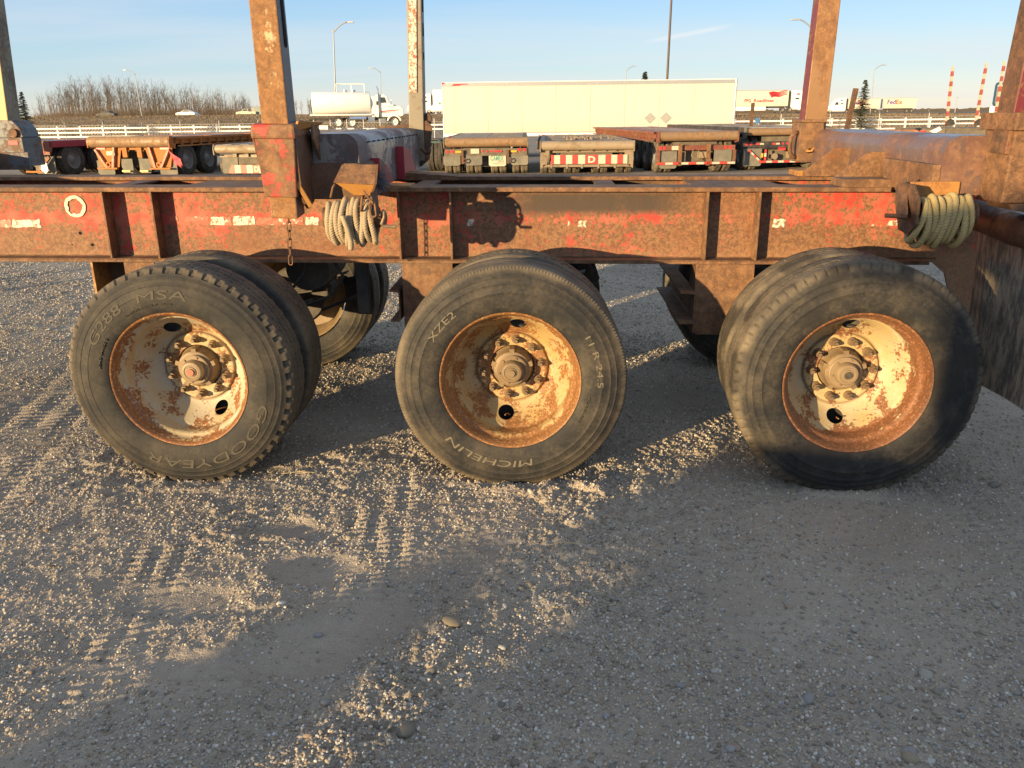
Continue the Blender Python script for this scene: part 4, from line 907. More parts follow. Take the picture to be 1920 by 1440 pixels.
# ropes wound on the winches
def rope_coil(name, label, cx, cy, cz, width, loops, rr, rz, rope, mat, tail=None, seed=1, lean=0.0):
    T = thing(name, label, 'rope', (cx, cy, cz)); rs = random.Random(seed)
    for k in range(loops):
        x0 = -width/2+width*k/(loops-1); pts = []; N = 44; ry = rr*rs.uniform(.9, 1.12); rzz = rz*rs.uniform(.93, 1.06)*(1-.12*abs(k/(loops-1)*2-1)); dz = rs.uniform(-.010, .006)-(.012 if k % 3 == 1 else 0); sk = rs.uniform(-.009, .009)+lean; ph = rs.uniform(0, 6)
        for i in range(N):
            t = 2*math.pi*i/N; z = rzz*math.cos(t)+dz-.012*(1-math.cos(t)); pts.append(Vector((x0+sk*math.cos(t)+.006*math.sin(2*t+ph), -ry*math.sin(t)*(.75+.25*abs(math.sin(t))), z)))
        b = MB()
        for s3 in range(3):
            q = []; 
            for i in range(N*3):
                u = i/3; i0 = int(u) % N; i1 = (i0+1) % N; p = pts[i0].lerp(pts[i1], u-int(u)); tg = (pts[i1]-pts[i0]).normalized(); n1 = tg.cross(Vector((1, 0, .01))).normalized(); n2 = tg.cross(n1)
                a = 2*math.pi*(i/(N*3)*17+s3/3); q.append(p+(n1*math.cos(a)+n2*math.sin(a))*rope*.5)
            b.tube(q, rope*.54, 6, True)
        b.build('rope_turn', mat, T, smooth=True)
    if tail:
        b = MB()
        for s3 in range(3):
            q = []; N = 40
            for i in range(N):
                u = i/(N-1)*(len(tail)-1); k = min(int(u), len(tail)-2); p = Vector(tail[k]).lerp(Vector(tail[k+1]), u-k); a = 2*math.pi*(u*2.2+s3/3); q.append(p+Vector((math.cos(a), math.sin(a), 0))*rope*.5)
            b.tube(q, rope*.54, 6)
        b.build('rope_tail', mat, T, smooth=True)
    return T
rope_coil('rope_coil', 'pale grey braided rope wound in thick turns on the left winch', wx, .235, wz-.003, .20, 10, .060, .086, .0138, 'rope1', tail=[(-.02, -.09, .02), (.0, -.085, -.05), (.005, -.07, -.10), (.0, -.06, -.135)], seed=4)
# ------------------------------------------------------------------ right bunk
RB = part_empty('right_bunk', TRL)
b = MB(); b.prism(rounded(1.985, 2.30, 1.353, 1.617, .075, 6), 'y', .36, 2.28); b.build('bolster', 'bolster_r', RB, shear=True, smooth=True, auto=25)
for y in (1.02, 1.56): gusset(1.986, 1.72, 1.353, 1.52, y, 'rust', RB)
b = MB(); b.hexa([(1.70, 1.60, 1.3525), (1.986, 1.60, 1.3525), (1.986, 1.80, 1.3525), (1.70, 1.80, 1.3525), (1.70, 1.60, 1.384), (1.986, 1.60, 1.40), (1.986, 1.80, 1.40), (1.70, 1.80, 1.384)]); b.build('saddle_wedge', 'rust_orange', RB, shear=True, bevel=.002)
b = MB(); b.box(1.70, 1.985, .802, .998, 1.3525, 1.392); b.build('saddle_plate', 'rust', RB, shear=True, bevel=.002)
b = MB(); b.prism([(.36, 1.30), (.36, 1.49), (.99, 1.49), (.99, 1.40), (.80, 1.376), (.70, 1.30)], 'x', 1.95, 1.985); b.build('bolster_skirt', 'rust', RB, shear=True, bevel=.004)
# far right stake and pocket
P = part_empty('stake_pocket', RB)
a = at(1492, 325, Y=2.30); c = at(1549, 224, Y=2.30); fx0, fx1 = float(a[0]), float(c[0])
b = MB(); b.box(fx0+.0, fx1-.01, 2.29, 2.50, 1.385, 1.645); b.build('pocket_box', 'rust', P, shear=False, bevel=.006)
b = MB(); b.box(fx0+.0, fx1+.0, 2.275, 2.515, 1.6455, 1.665); b.build('pocket_collar', 'rust', P, bevel=.003)
b = MB(); b.tube([(fx0, 2.33, 1.58), (fx0-.03, 2.31, 1.575), (fx0-.055, 2.30, 1.55), (fx0-.06, 2.30, 1.50), (fx0-.055, 2.30, 1.45), (fx0-.03, 2.31, 1.42), (fx0, 2.33, 1.415)], .014, 10); b.build('tie_loop', 'rust', P, smooth=True)
b = MB(); b.tube([(fx0+.07, 2.285, 1.47), (fx0+.05, 2.26, 1.455), (fx0+.075, 2.25, 1.46), (fx0+.11, 2.265, 1.50)], .009, 8); b.build('tie_hook', 'rust_orange', P, smooth=True)
sb = at(1527, 222, Y=2.36); st = at(1561, -60, Y=2.40)
stake(RB, (sb[0], 2.40, sb[2]-.12), (st[0], 2.44, st[2]), .150, .14, .142, .13, 'stake_brown', 'oxblood_side')
# near right stake and pocket at the edge of the frame
P = part_empty('stake_pocket', RB)
c0 = at(1876, 382, Y=.16); c1 = at(1893, 245, Y=.16); px_, pz0, pz1 = float(c0[0]), float(c0[2]), float(c1[2])
b = MB(); b.hexa([(px_, .16, pz0), (px_+.26, .16, pz0), (px_+.26, .40, pz0), (px_-.0, .40, pz0), (px_, .14, pz1), (px_+.26, .14, pz1), (px_+.26, .40, pz1), (px_, .40, pz1)]); b.build('pocket_box', 'rust', P, bevel=.008)
b = MB(); b.box(px_-.018, px_+.28, .115, .425, pz1+.0005, pz1+.075); b.build('pocket_collar', 'rust', P, bevel=.006)
b = MB(); b.plate([(px_+.03, .15, pz0-.001), (px_+.24, .15, pz0-.001), (px_+.22, .15, pz0-.035), (px_+.12, .15, pz0-.04), (px_+.05, .15, pz0-.028)], .2); b.build('pocket_foot', 'rust', P, bevel=.002)
stake(RB, (px_+.060, .24, pz1-.1), (px_+.085, .21, pz1+1.0), .15, .14, .14, .13, 'oxblood_side', 'rust_dark')
# right winch
c = at(1762, 403, Y=.22); wx, wz = float(c[0]), float(c[2]); WR = part_empty('winch', RB)
b = MB(); b.cyl((wx-.13, .24, wz), (wx+.16, .24, wz), .05, n=24); b.build('drum', 'rust_dark', WR, smooth=True, auto=40)
xl = float(at(1704, 400, Y=.22)[0])
b = MB(); b.prism([(.20, 1.40), (.34, 1.40), (.34, 1.26), (.30, wz-.075), (.19, wz-.085), (.12, wz-.03), (.13, 1.34)], 'x', xl-.006, xl+.006); b.build('side_plate', 'rust_dark', WR, bevel=.002)
b = MB(); b.plate([A_(1683, 345, .38), A_(1700, 332, .34), A_(1703, 400, .15), A_(1699, 410, .14), A_(1682, 404, .3), A_(1680, 370, .4)], .012); b.build('side_lug', 'rust_dark', WR, bevel=.002)
b = MB(); b.tube([A_(1700, 408, .15), A_(1680, 405, .15), A_(1660, 404, .15)], .010, 8); b.build('crank_handle', 'rust_dark', WR, smooth=True)
b = MB(); b.box(xl+.0, xl+.27, .345, .357, 1.30, 1.402); b.build('back_plate', 'rust_orange', WR, bevel=.006)
rope_coil('rope_coil', 'yellowish braided rope wound on the winch at the right end of the trailer', wx, .215, wz-.004, .215, 9, .066, .092, .0148, 'rope2', seed=9, lean=.012)
# rear bumper tube and ribbed mud flap
BP = part_empty('rear_bumper', TRL)
p0 = at(1800, 400, Y=.86); p1 = at(1915, 445, Y=.22)
b = MB(); X = float(p1[0])+.03
b.tube([(float(p0[0])+.02, .93, float(p0[2])), (float(p0[0])+.05, .80, float(p0[2])), (X, .30, float(p1[2])+.02), (X+.03, -.2, float(p1[2])+.02)], .073, 24); b.build('bumper_tube', 'rust_dark', BP, smooth=True, auto=50)
XF = X+.01; y0 = .64; zt = 1.14; zb_ = float(at(1848, 729, X=XF)[2])
fl = MB(); NY = 150; q = []
for j, z in enumerate(np.linspace(zt, zb_, 14)):
    for i in range(NY+1):
        y = y0-.80*i/NY; rib = .004*(1 if (i % 3) else -1)*(1 if (z < 1.0 and y < .52) else .1); q.append((XF+rib+.02*math.sin(z*3)+.01*math.sin(y*9), y, z))
W_ = NY+1; fl.add(q, [(j*W_+i, j*W_+i+1, (j+1)*W_+i+1, (j+1)*W_+i) for j in range(13) for i in range(NY)])
o = fl.build('mud_flap', 'flap', BP, smooth=False); sm = o.modifiers.new('thick', 'SOLIDIFY'); sm.thickness = .008
# rearmost bunk at the left edge: far stake only in view
XB = part_empty('front_bunk', TRL)
p = at(25, 280, Y=2.30); x_ = float(p[0])
b = MB(); b.box(x_-.22, x_+.085, 2.29, 2.52, 1.40, 1.60); b.build('pocket_box', 'blue_grey', XB, bevel=.006)
b = MB(); b.prism([(x_-.20, 1.601), (x_+.09, 1.601), (x_+.075, 1.66), (x_+.03, 1.715), (x_-.10, 1.72), (x_-.20, 1.70)], 'y', 2.30, 2.50); b.build('pocket_collar', 'blue_grey', XB, bevel=.004)
b = MB(); b.box(x_-.6, x_+.13, 2.255, 2.285, 1.38, 1.50); b.build('pocket_flange', 'blue_grey', XB, bevel=.004)
b = MB(); b.cyl((x_+.03, 2.288, 1.63), (x_+.03, 2.280, 1.63), .03, n=20); b.build('bolt_hole', 'rust_dark', XB)
b = MB(); b.prism([(x_-.32, 1.378), (x_-.10, 1.378), (x_-.10, 1.5), (x_-.32, 1.5)], 'y', .3, 2.25); b.build('bolster', 'blue_grey', XB)
b = MB(); b.box(x_-.02, x_+.05, 2.2865, 2.289, 1.55, 1.58); b.build('reflector', 'red_dark', XB)
sb = at(13, 236, Y=2.38); st = at(-25, -60, Y=2.38)
stake(XB, (sb[0]-.01, 2.38, sb[2]-.15), (st[0]-.01, 2.38, st[2]), .125, .15, .12, .14, 'stake_yellow', 'stake_grey')
# ------------------------------------------------------------------ parked lowboy trailers, 25 m behind
def wheel_small(par, x, y, r, wd, mt='small_tyre', rim='small_rim', axis='x', outer=-1, name='wheel'):
    """dual or single wheel: tyre and rim in one part empty"""
    W = part_empty(name, par, (x, y, r))
    b = MB(); pr = [(-wd/2, r*.58), (-wd/2, r*.9), (-wd*.36, r), (-wd*.08, r), (-.05*wd, r*.975), (.05*wd, r*.975), (wd*.08, r), (wd*.36, r), (wd/2, r*.9), (wd/2, r*.58)]
    b.lathe(pr, 28); o = b.build('tyre', mt, W, smooth=True, auto=35)
    c = MB(); c.lathe([(-wd*.45, r*.585), (-wd*.42, r*.53), (-wd*.1, r*.48), (-wd*.05, r*.3), (-wd*.25, r*.18), (-wd*.3, 0)] if outer < 0 else [(wd*.45, r*.585), (wd*.42, r*.53), (wd*.1, r*.48), (wd*.05, r*.3), (wd*.25, r*.18), (wd*.3, 0)], 24); o2 = c.build('rim', rim, W, smooth=True, auto=35)
    if axis == 'x': W.rotation_euler = (0, 0, R(90))          # the lathe axis (y) becomes x: the trailer rolls along y
    return W
def px_place(px0, px1, py):
    p = at((px0+px1)/2, py, Z=0.0); d = float(np.dot(p-CAM, fw)); return p, (px1-px0)*d/FPX
def bx(T, name, mat, *a, bevel=0): b = MB(); b.box(*a); return b.build(name, mat, T, bevel=bevel)
def lowboy(label, px0, px1, pyg, rz, L=7.5, zd=.97, tube='tube_brown', tube_r=.14, deck='wood', frame='redrust', side='redrust', ribs=None, ribn=18, ntyres=8, tr=.42, tmat='small_tyre', bogie=(0.75, 1.9), dx_side=0, top=None, nplank=8):
    p, W = px_place(px0, px1, pyg); T = thing('lowboy_trailer', label, 'trailer', (float(p[0]), float(p[1]), 0), rz, 'flat deck trailers parked in a row behind')
    hw = W/2
    # deck boards
    n = nplank; bw = (W-.30)/n
    for k in range(n):
        b = MB(); x0 = -hw+.15+k*bw; b.box(x0+.008, x0+bw-.008, .33, L-.02, zd-.045, zd-.005+rnd.uniform(-.006, .006)); b.build('plank', deck, T)
    b = MB()
    for s in (-1, 1): b.box(s*hw-.15 if s > 0 else -hw, s*hw if s > 0 else -hw+.15, .20, L, zd-.20, zd)
    b.build('side_rail', side, T, bevel=.01)
    for k in range(1, 5): b = MB(); b.box(-hw+.151, hw-.151, k*L/5, k*L/5+.08, zd-.10, zd+.006); b.build('deck_strap', frame, T)
    b = MB(); b.box(-hw*.55, hw*.55, .35, L, zd-.42, zd-.06); b.build('main_frame', 'dusty_dark', T)
    # rear roller with end brackets
    b = MB(); b.cyl((-hw+.03, .12, zd-.13), (hw-.03, .12, zd-.13), tube_r, n=28); b.build('roller', tube, T, smooth=True, auto=40)
    for s in (-1, 1):
        b = MB(); b.prism([(-.02, zd-.30), (.28, zd-.34), (.34, zd-.02), (.02, zd+.01), (-.04, zd-.10)], 'x', s*(hw-.015)-.015, s*(hw-.015)+.015); b.build('roller_bracket', frame, T)
    # ribs along the visible side
    if ribs:
        b = MB()
        for k in range(ribn):
            y = .55+(L-.8)*k/ribn; b.box(ribs*(hw+.002), ribs*(hw+.07), y, y+.05, zd-.26, zd-.02) if ribs > 0 else b.box(-hw-.07, -hw-.002, y, y+.05, zd-.26, zd-.02)
        o = b.build('side_ribs', side, T); o['kind'] = 'stuff'
        b = MB(); x0, x1 = (hw+.07, hw+.09) if ribs > 0 else (-hw-.09, -hw-.07); b.box(x0, x1, .3, L, zd-.06, zd); b.box(x0, x1, .3, L, zd-.28, zd-.24); b.build('side_lip', side, T)
    # tyres: rear row seen end-on, and the rows further in
    xs_ = []
    if ntyres == 8:
        for c in (-.82, -.30, .30, .82): xs_ += [c*hw-.13, c*hw+.13]
    elif ntyres == 4: xs_ = [-hw+.17, -hw+.45, hw-.45, hw-.17]
    rows = list(bogie)
    for y in rows:
        bx(T, 'suspension', 'dusty_dark', -hw+.62, hw-.62, y-.28, y+.28, tr*.55, zd-.10)
        for x in xs_: wheel_small(T, x, y, tr, .235, tmat, outer=1 if x < 0 else -1)
    return T, hw
def flap(T, x0, x1, z0, z1, mat='flap_grey', y=.18):
    b = MB(); b.prism([(x0, z1), (x1, z1), (x1, z0+.04), (x1-.05, z0), (x0+.05, z0), (x0, z0+.04)], 'y', y, y+.015); return b.build('mud_flap', mat, T)
def lens(T, x, z, r, mat, y=.1):
    b = MB(); b.cyl((x, y, z), (x, y-.015, z), r, n=16); return b.build('tail_light', mat, T)
# E: black frame, CAMEX mud flap
T, hw = lowboy('flat deck trailer with printed CAMEX mud flap and four pairs of tyres', 833, 990, 328, .03, L=7.0, frame='dusty_dark', side='dusty_dark', zd=1.08, tr=.40, tmat='small_tyre_dusty')
bx(T, 'light_panel', 'dusty_dark', -hw+.02, hw-.02, .20, .23, .60, .76)
bx(T, 'bumper_strip', 'dusty_dark', -hw+.02, hw-.02, .17, .20, .555, .60)
for x in (-.92, -.80): lens(T, x*hw, .68, .045, 'redlight', .2)
for x in (.80, .92): lens(T, x*hw, .72, .045, 'redlight', .2)
for x in (-.66, .66): bx(T, 'marker_light', 'amber', x*hw-.09, x*hw+.09, .17, .198, .65, .70)
for x in (-.08, .02, .12): lens(T, x*hw, .68, .028, 'redlight', .2)
bx(T, 'marker_light', 'redlight', .18*hw, .38*hw, .17, .198, .66, .70)
bx(T, 'licence_plate', 'pale', -.36*hw, -.16*hw, .16, .198, .62, .76)
for c, mt in ((-.82, 'flap_grey'), (-.30, 'flap_grey'), (.27, 'pale'), (.80, 'flap_grey')):
    o = flap(T, c*hw-.26, c*hw+.26, .27 if mt == 'flap_grey' else .24, .55, mt)
text_flat('flap_print', 'CAMEX', .2, 'green_text', T, (.27*hw-.21, .177, .41), (R(90), 0, 0), width=.40, bold=.004)
text_flat('flap_print', 'Equipment', .07, 'grey_text', T, (.27*hw+.0, .177, .36), (R(90), 0, 0), width=.2)
text_flat('flap_print', '1-800-661', .07, 'grey_text', T, (.27*hw-.14, .177, .30), (R(90), 0, 0), width=.34)
for x in (-.56, .52):
    b = MB(); b.box(x*hw-.035, x*hw+.035, .10, .16, .32, .72); b.tube([(x*hw+.03, .08, .46), (x*hw+.09, .06, .48), (x*hw+.13, .06, .42), (x*hw+.09, .06, .36), (x*hw+.03, .08, .37)], .018, 8); b.build('tow_hook', 'rust_dark', T, smooth=False)
# F: dusty grey, striped board with D
T, hw = lowboy('dusty grey flat deck trailer with a red and white striped board lettered D', 1012, 1188, 327, .0, L=8.5, frame='dusty', side='dusty', tube='tube_dust', deck='wood_brown', zd=.96, tr=.30, tmat='small_tyre_dusty', tube_r=.135, ribs=-1, ribn=12)
bx(T, 'cross_tube', 'dusty', -hw+.05, hw-.05, .25, .33, .62, .72)
for x in (-.45, -.2, .1, .38, .6): bx(T, 'clamp', 'dusty', x*hw-.05, x*hw+.05, .18, .26, .66, .78)
bw = hw*1.36; x0 = -hw*.76
cols = ['red', 'pale', 'red', 'pale', 'red', 'pale', 'red', 'red', 'pale', 'red', 'pale', 'red', 'pale', 'red']
wd_ = [.045, .085, .085, .09, .085, .10, .0, .19, .10, .085, .085, .085, .06, .0]; sm_ = sum(wd_); xx = x0
for c_, w_ in zip(cols, wd_):
    if w_ == 0: continue
    w2 = w_/sm_*(hw*1.62); bx(T, 'board_stripe', c_, xx, xx+w2, .10, .12, .30, .56)
    if w_ == .19: text_flat('board_letter', 'D', .26, 'pale', T, (xx+w2*.22, .099, .34), (R(90), 0, 0), width=w2*.55, bold=.012)
    xx += w2
bx(T, 'bumper_bar', 'dusty', -hw+.1, hw-.1, .14, .22, .21, .28)
for x in (-.75, -.42, -.1, .25, .6): bx(T, 'bumper_post', 'dusty', x*hw-.03, x*hw+.03, .121, .139, .17, .38)
for s in (-1, 1):
    b = MB(); b.plate([(s*(hw-.02), .14, .70), (s*(hw-.30), .14, .70), (s*(hw-.22), .14, .30), (s*(hw-.02), .14, .16)], .03); b.build('corner_plate', 'dusty', T)
# debris on the deck
b = MB()
for k in range(60):
    x = rnd.gauss(0, .35); y = rnd.uniform(1.0, 3.6); r = rnd.uniform(.03, .09); b.cyl((x, y, .97), (x+rnd.uniform(-.05, .05), y, .985+r*.6), r, r*.3, 6)
o = b.build('debris', 'dusty', T); o['kind'] = 'stuff'
# G: red rusty, side visible on the left
T, hw = lowboy('red rusty flat deck trailer turned so its ribbed left side and big tyres show', 1231, 1382, 325, .115, L=11, frame='redrust', side='redrust', ribs=-1, ribn=24, ntyres=4, tr=.50, tmat='small_tyre_dusty', bogie=(.75, 1.95, 3.1), zd=1.20, tube_r=.14)
bx(T, 'light_panel', 'redrust', -hw+.02, hw-.02, .20, .23, .66, .80)
for x in (-.9, -.8, .74, .86): lens(T, x*hw, .73, .042, 'redlight', .2)
bx(T, 'licence_plate', 'pale', -.62*hw, -.44*hw, .16, .198, .67, .79)
for s in (-1, 1): bx(T, 'bumper_post', 'redrust', s*(hw-.05)-.04, s*(hw-.05)+.04, .12, .20, .30, .66)
for k in range(10): bx(T, 'bumper_tape', 'pale' if k % 2 else 'red', -hw+.02+k*(2*hw-.04)/10, -hw+.02+(k+1)*(2*hw-.04)/10-.004, .10, .119, .255, .32)
bx(T, 'bumper_bar', 'redrust', -hw+.02, hw-.02, .12, .20, .25, .33)
flap(T, -hw+.1, -hw+.62, .14, .64); flap(T, hw-.66, hw-.12, .30, .66)
for x in (-.42, .30): bx(T, 'frame_post', 'rust', x*hw-.05, x*hw+.05, .10, .18, .22, .84)
b = MB(); b.tube([(-.1, .14, .70), (-.16, .12, .5), (.0, .12, .38), (.12, .12, .45), (.05, .13, .66)], .012, 6); b.build('air_hose', 'dusty', T, smooth=True)
bx(T, 'brake_box', 'tube_dust', .12, .40, .28, .45, .42, .60); bx(T, 'light_bar', 'rust_orange', -.35*hw, .32*hw, .24, .28, .70, .78)
# H: black frame with red and white tape, post behind
T, hw = lowboy('black framed flat deck trailer with red and white tape and amber lamps', 1392, 1560, 320, .10, L=10, frame='dusty_dark', side='black', ntyres=4, tr=.50, tmat='small_tyre_dusty', bogie=(.75, 1.95), zd=1.28, tube_r=.11)
bx(T, 'light_panel', 'black', -hw+.02, hw-.02, .20, .23, .70, .86)
for x in (-.93, -.82, -.2, -.1, 0.0): lens(T, x*hw, .80, .045 if x < -.5 else .03, 'redlight', .2)
for x, c_ in ((-.72, 'red'), (-.62, 'pale'), (-.34, 'red'), (-.26, 'pale'), (.10, 'pale'), (.2, 'red'), (.44, 'pale'), (.54, 'red')): bx(T, 'tape_strip', c_, x*hw, x*hw+.12, .18, .199, .77, .82)
bx(T, 'logo_plate', 'red', -.2*hw, -.03*hw, .18, .199, .60, .70)
bx(T, 'cross_bar', 'black', -hw+.05, hw, .18, .26, .655, .69)
for k in range(12): bx(T, 'bumper_tape', 'pale' if k % 2 else 'red', -hw*.6+k*hw*1.6/12, -hw*.6+(k+1)*hw*1.6/12-.004, .10, .119, .24, .30)
bx(T, 'bumper_bar', 'black', -hw*.6, hw, .12, .2, .235, .305)
for x in (-.5, .22): 
    for k in range(3): bx(T, 'post_tape', 'pale' if k == 1 else 'red', x*hw-.03, x*hw+.03, .10, .12, .31+k*.11, .415+k*.11)
    bx(T, 'marker_light', 'amber', x*hw-.13, x*hw-.07, .10, .12, .40, .52)
for k in range(5):
    b = MB(); a0 = Vector((-hw*.88+k*.085, .11, .62-k*.075)); b.bar(a0, a0+Vector((.083, 0, -.073)), .015, .05, xd=(0, 1, 0)); b.build('brace_tape', 'pale' if k % 2 else 'red', T)
flap(T, -hw+.02, -hw+.60, .14, .66); bx(T, 'brake_box', 'tube_dust', .1, .45, .3, .5, .36, .54); b = MB(); b.cyl((-.35, .3, .42), (-.35, .2, .42), .09, n=20); b.build('brake_can', 'dusty', T)
p_ = at(1415, 240, Y=27); b = MB(); b.bar((-.22, 3.0, 1.0), (-.20, 3.0, 2.02), .10, .08); b.build('stake_post', 'rust_dark', T)
# B: orange
T, hw = lowboy('orange flat deck trailer with slanted rear frame and pink rag', 163, 336, 333, -.17, L=13, frame='orange', side='orange', ribs=1, ribn=24, ntyres=4, tr=.50, tmat='small_tyre', bogie=(.95, 2.15), zd=1.19, tube_r=.17)
bx(T, 'light_panel', 'orange', -hw+.08, hw-.08, .2, .23, .82, .93)
for s in (-1, 1):
    bx(T, 'tail_panel', 'redlight', s*hw*.78-.16, s*hw*.78+.16, .17, .199, .83, .91)
    b = MB(); b.plate([(s*hw*.95, .2, .82), (s*hw*.30, .2, .82), (s*hw*.40, .2, .30), (s*hw*.86, .2, .30)], .02); b.build('rear_panel', 'orange', T)
    b = MB(); b.bar((s*hw*.90, .12, .84), (s*hw*.66, .12, .28), .06, .05); b.build('slanted_bar', 'tape_red', T)
    b = MB(); b.bar((s*hw*.42, .12, .96), (s*hw*.52, .12, .28), .07, .05); b.build('slanted_bar', 'tape_red', T)
    bx(T, 'rear_step', 'orange', s*hw*.65-.35, s*hw*.65+.35, .08, .17, .24, .29)
    b = MB(); b.lathe([(.0, .045), (.0, .09), (.03, .09), (.03, .045), (.0, .045)], 20, (s*hw*.62, .10, .38)); b.build('tow_eye', 'orange', T)
    bx(T, 'latch_box', 'orange', s*hw*.18-.08, s*hw*.18+.08, .12, .2, .60, .96)
    bx(T, 'flap_weight', 'amber', s*hw*.22-.14, s*hw*.22+.14, .14, .17, .16, .21)
    flap(T, s*hw*.77-.30, s*hw*.77+.30, .06, .50, y=.26); flap(T, s*hw*.22-.2, s*hw*.22+.2, .12, .55, y=.24)
bx(T, 'licence_plate', 'pale', -hw*.62, -hw*.42, .10, .12, .66, .78)
b = MB(); c0 = (hw*.93, .06, .80)
for k in range(7):
    dx = .06+.05*k; b.plate([(c0[0]+.02*k, c0[1]-.01*k, c0[2]-.04*k), (c0[0]+dx, c0[1]-.02, c0[2]-.05-.03*k), (c0[0]+dx+.05, c0[1]-.02, c0[2]-.45-.03*(k % 3)), (c0[0]+.10+.02*k, c0[1], c0[2]-.30)], .006)
b.build('pink_rag', 'rag', T)
# A: dark red, left of the orange one
T, hw = lowboy('dark red flat deck trailer half hidden behind the grey stake pocket', -18, 104, 333, -.22, L=12, frame='redrust', side='red_dark', ribs=None, ntyres=4, tr=.50, tmat='small_tyre', bogie=(1.2, 2.5), zd=1.10, tube_r=.14)
bx(T, 'light_panel', 'redrust', -hw+.08, hw-.02, .2, .23, .68, .84)
for x in (.62, .76): lens(T, x*hw, .76, .05, 'redlight', .2)
b = MB(); b.bar((hw*1.02, .12, .62), (hw*.55, .10, .20), .09, .07); b.build('slanted_bar', 'redrust', T)
flap(T, hw*.3, hw*1.05, .10, .62, y=.26); bx(T, 'rear_step', 'orange', hw*.1, hw*.75, .06, .15, .15, .20); b = MB(); b.plate([(hw*.75, .05, .45), (hw*.92, .05, .45), (hw*.95, .05, .22), (hw*.84, .05, .12), (hw*.68, .05, .24)], .02); b.build('tag_plate', 'white', T)
# C: brown with striped D board, behind the near stake
T, hw = lowboy('low brown flat deck trailer with faded striped D board behind the left stake', 400, 560, 333, -.13, L=10, frame='dusty', side='dusty', tube='tube_dust', tr=.30, ntyres=8, tmat='small_tyre_dusty', zd=.96, tube_r=.13, bogie=(.6, 1.4))
bx(T, 'cross_tube', 'dusty', -hw+.05, hw-.05, .25, .33, .58, .66)
for x in (-.55, -.25, .05): bx(T, 'clamp', 'dusty', x*hw-.06, x*hw+.06, .18, .26, .60, .72)
flap(T, -hw+.08, -hw+.6, .10, .58, y=.3)
xx = -hw*.70
for k in range(9):
    w2 = hw*1.35/9; c_ = 'pinkred' if k % 2 == 0 or k == 4 else 'pale'
    b = MB(); sh = .10 if k == 0 else 0; b.plate([(xx+sh, .10, .36), (xx+w2-.002, .10, .36), (xx+w2-.002, .10, .12), (xx-.03*(k == 0), .10, .12)], .02); b.build('board_stripe', c_, T)
    if k == 4: text_flat('board_letter', 'D', .22, 'pale', T, (xx+.05, .099, .165), (R(90), 0, 0), width=.15, bold=.01)
    xx += w2
# D: deck seen over the left bolster, and jeep dolly behind it
T, hw = lowboy('grey topped flat deck trailer showing only its deck behind the left bunk', 520, 640, 335, .12, L=9, frame='dusty_dark', side='dusty_dark', zd=1.26, ntyres=4, tr=.5, bogie=(1.0,))
T = thing('trailer_dolly', 'dark teal dolly with arched drawbar standing beside the CAMEX trailer', 'dolly', tuple(float(t) for t in at(806, 322, Z=0)), -.05, None)
b = MB(); b.box(-.6, .7, .2, 2.6, .86, .98); b.build('deck', 'teal', T, bevel=.02)
wheel_small(T, .28, .5, .50, .26); wheel_small(T, .02, .5, .50, .26); wheel_small(T, .28, 1.7, .50, .26); wheel_small(T, .02, 1.7, .50, .26)
b = MB(); b.tube([(.42, .1, .12), (.42, .05, .7), (.40, .05, .93), (.3, .05, 1.0), (-.3, .05, 1.0)], .04, 8); b.build('arched_guard', 'black', T, smooth=True)
# I: bright orange roller at the right, dark post
T, hw = lowboy('flat deck trailer with bright orange roller seen above the right bolster', 1552, 1718, 318, .14, L=10, frame='orange_bright', side='dusty_dark', tube='orange_bright', zd=1.12, ntyres=4, tr=.5, tube_r=.17, bogie=(1.0,))
b = MB(); b.bar((.15, 2.2, 1.0), (.32, 2.2, 2.42), .14, .12); b.build('stake_post', 'rust_dark', T)
bx(T, 'roller_end', 'orange_bright', -hw-.45, -hw-.02, .05, .3, .88, 1.10, bevel=.02)
# J: dark machinery deck and striped stakes
p = at(1780, 250, Y=30); T = thing('log_trailer', 'distant dark log trailer with three red and white banded stakes', 'log trailer', (float(p[0]), 30, 0), .0)
bx(T, 'frame', 'dusty_dark', -1.45, 3.6, 0, 1.6, .72, 1.06); bx(T, 'cross_beam', 'dusty', -1.2, -.2, -.05, -.002, .78, 1.0)
bx(T, 'light_box', 'red', -1.25, -.95, -.08, -.06, .90, .98); b = MB(); b.plate([(-.8, -.1, .95), (-.45, -.1, 1.12), (-.35, -.1, 1.0), (-.6, -.1, .86)], .03); b.build('white_bracket', 'white', T)
for k in range(40):
    pass
for px0, py0, px1, py1 in ((1774, 236, 1787, 124), (1828, 236, 1850, 118), (1864, 228, 1884, 114)):
    a = at(px0, py0, Y=30.4); c = at(px1, py1, Y=30.4); a = Vector(a)-Vector((p[0], 30, 0)); c = Vector(c)-Vector((p[0], 30, 0))
    S = part_empty('banded_stake', T)
    b = MB(); b.bar(a, c, .085, .085, .075, .075); b.build('stake_post', 'pale_band', S)
    n = 12
    for k in range(0, n, 2):
        b = MB(); b.bar(a.lerp(c, k/n), a.lerp(c, (k+1)/n), .092, .092, .084, .084); b.build('red_band', 'red_faded', S)
    b = MB(); b.prism([(a.x-.08, a.z-.02), (a.x+.30, a.z+.05), (a.x+.22, a.z+.22), (a.x+.08, a.z+.28), (a.x-.04, a.z+.18)], 'y', .30, .34); b.build('stake_base', 'black', S)
wheel_small(T, -.9, .5, .5, .28); wheel_small(T, .9, .5, .5, .28)

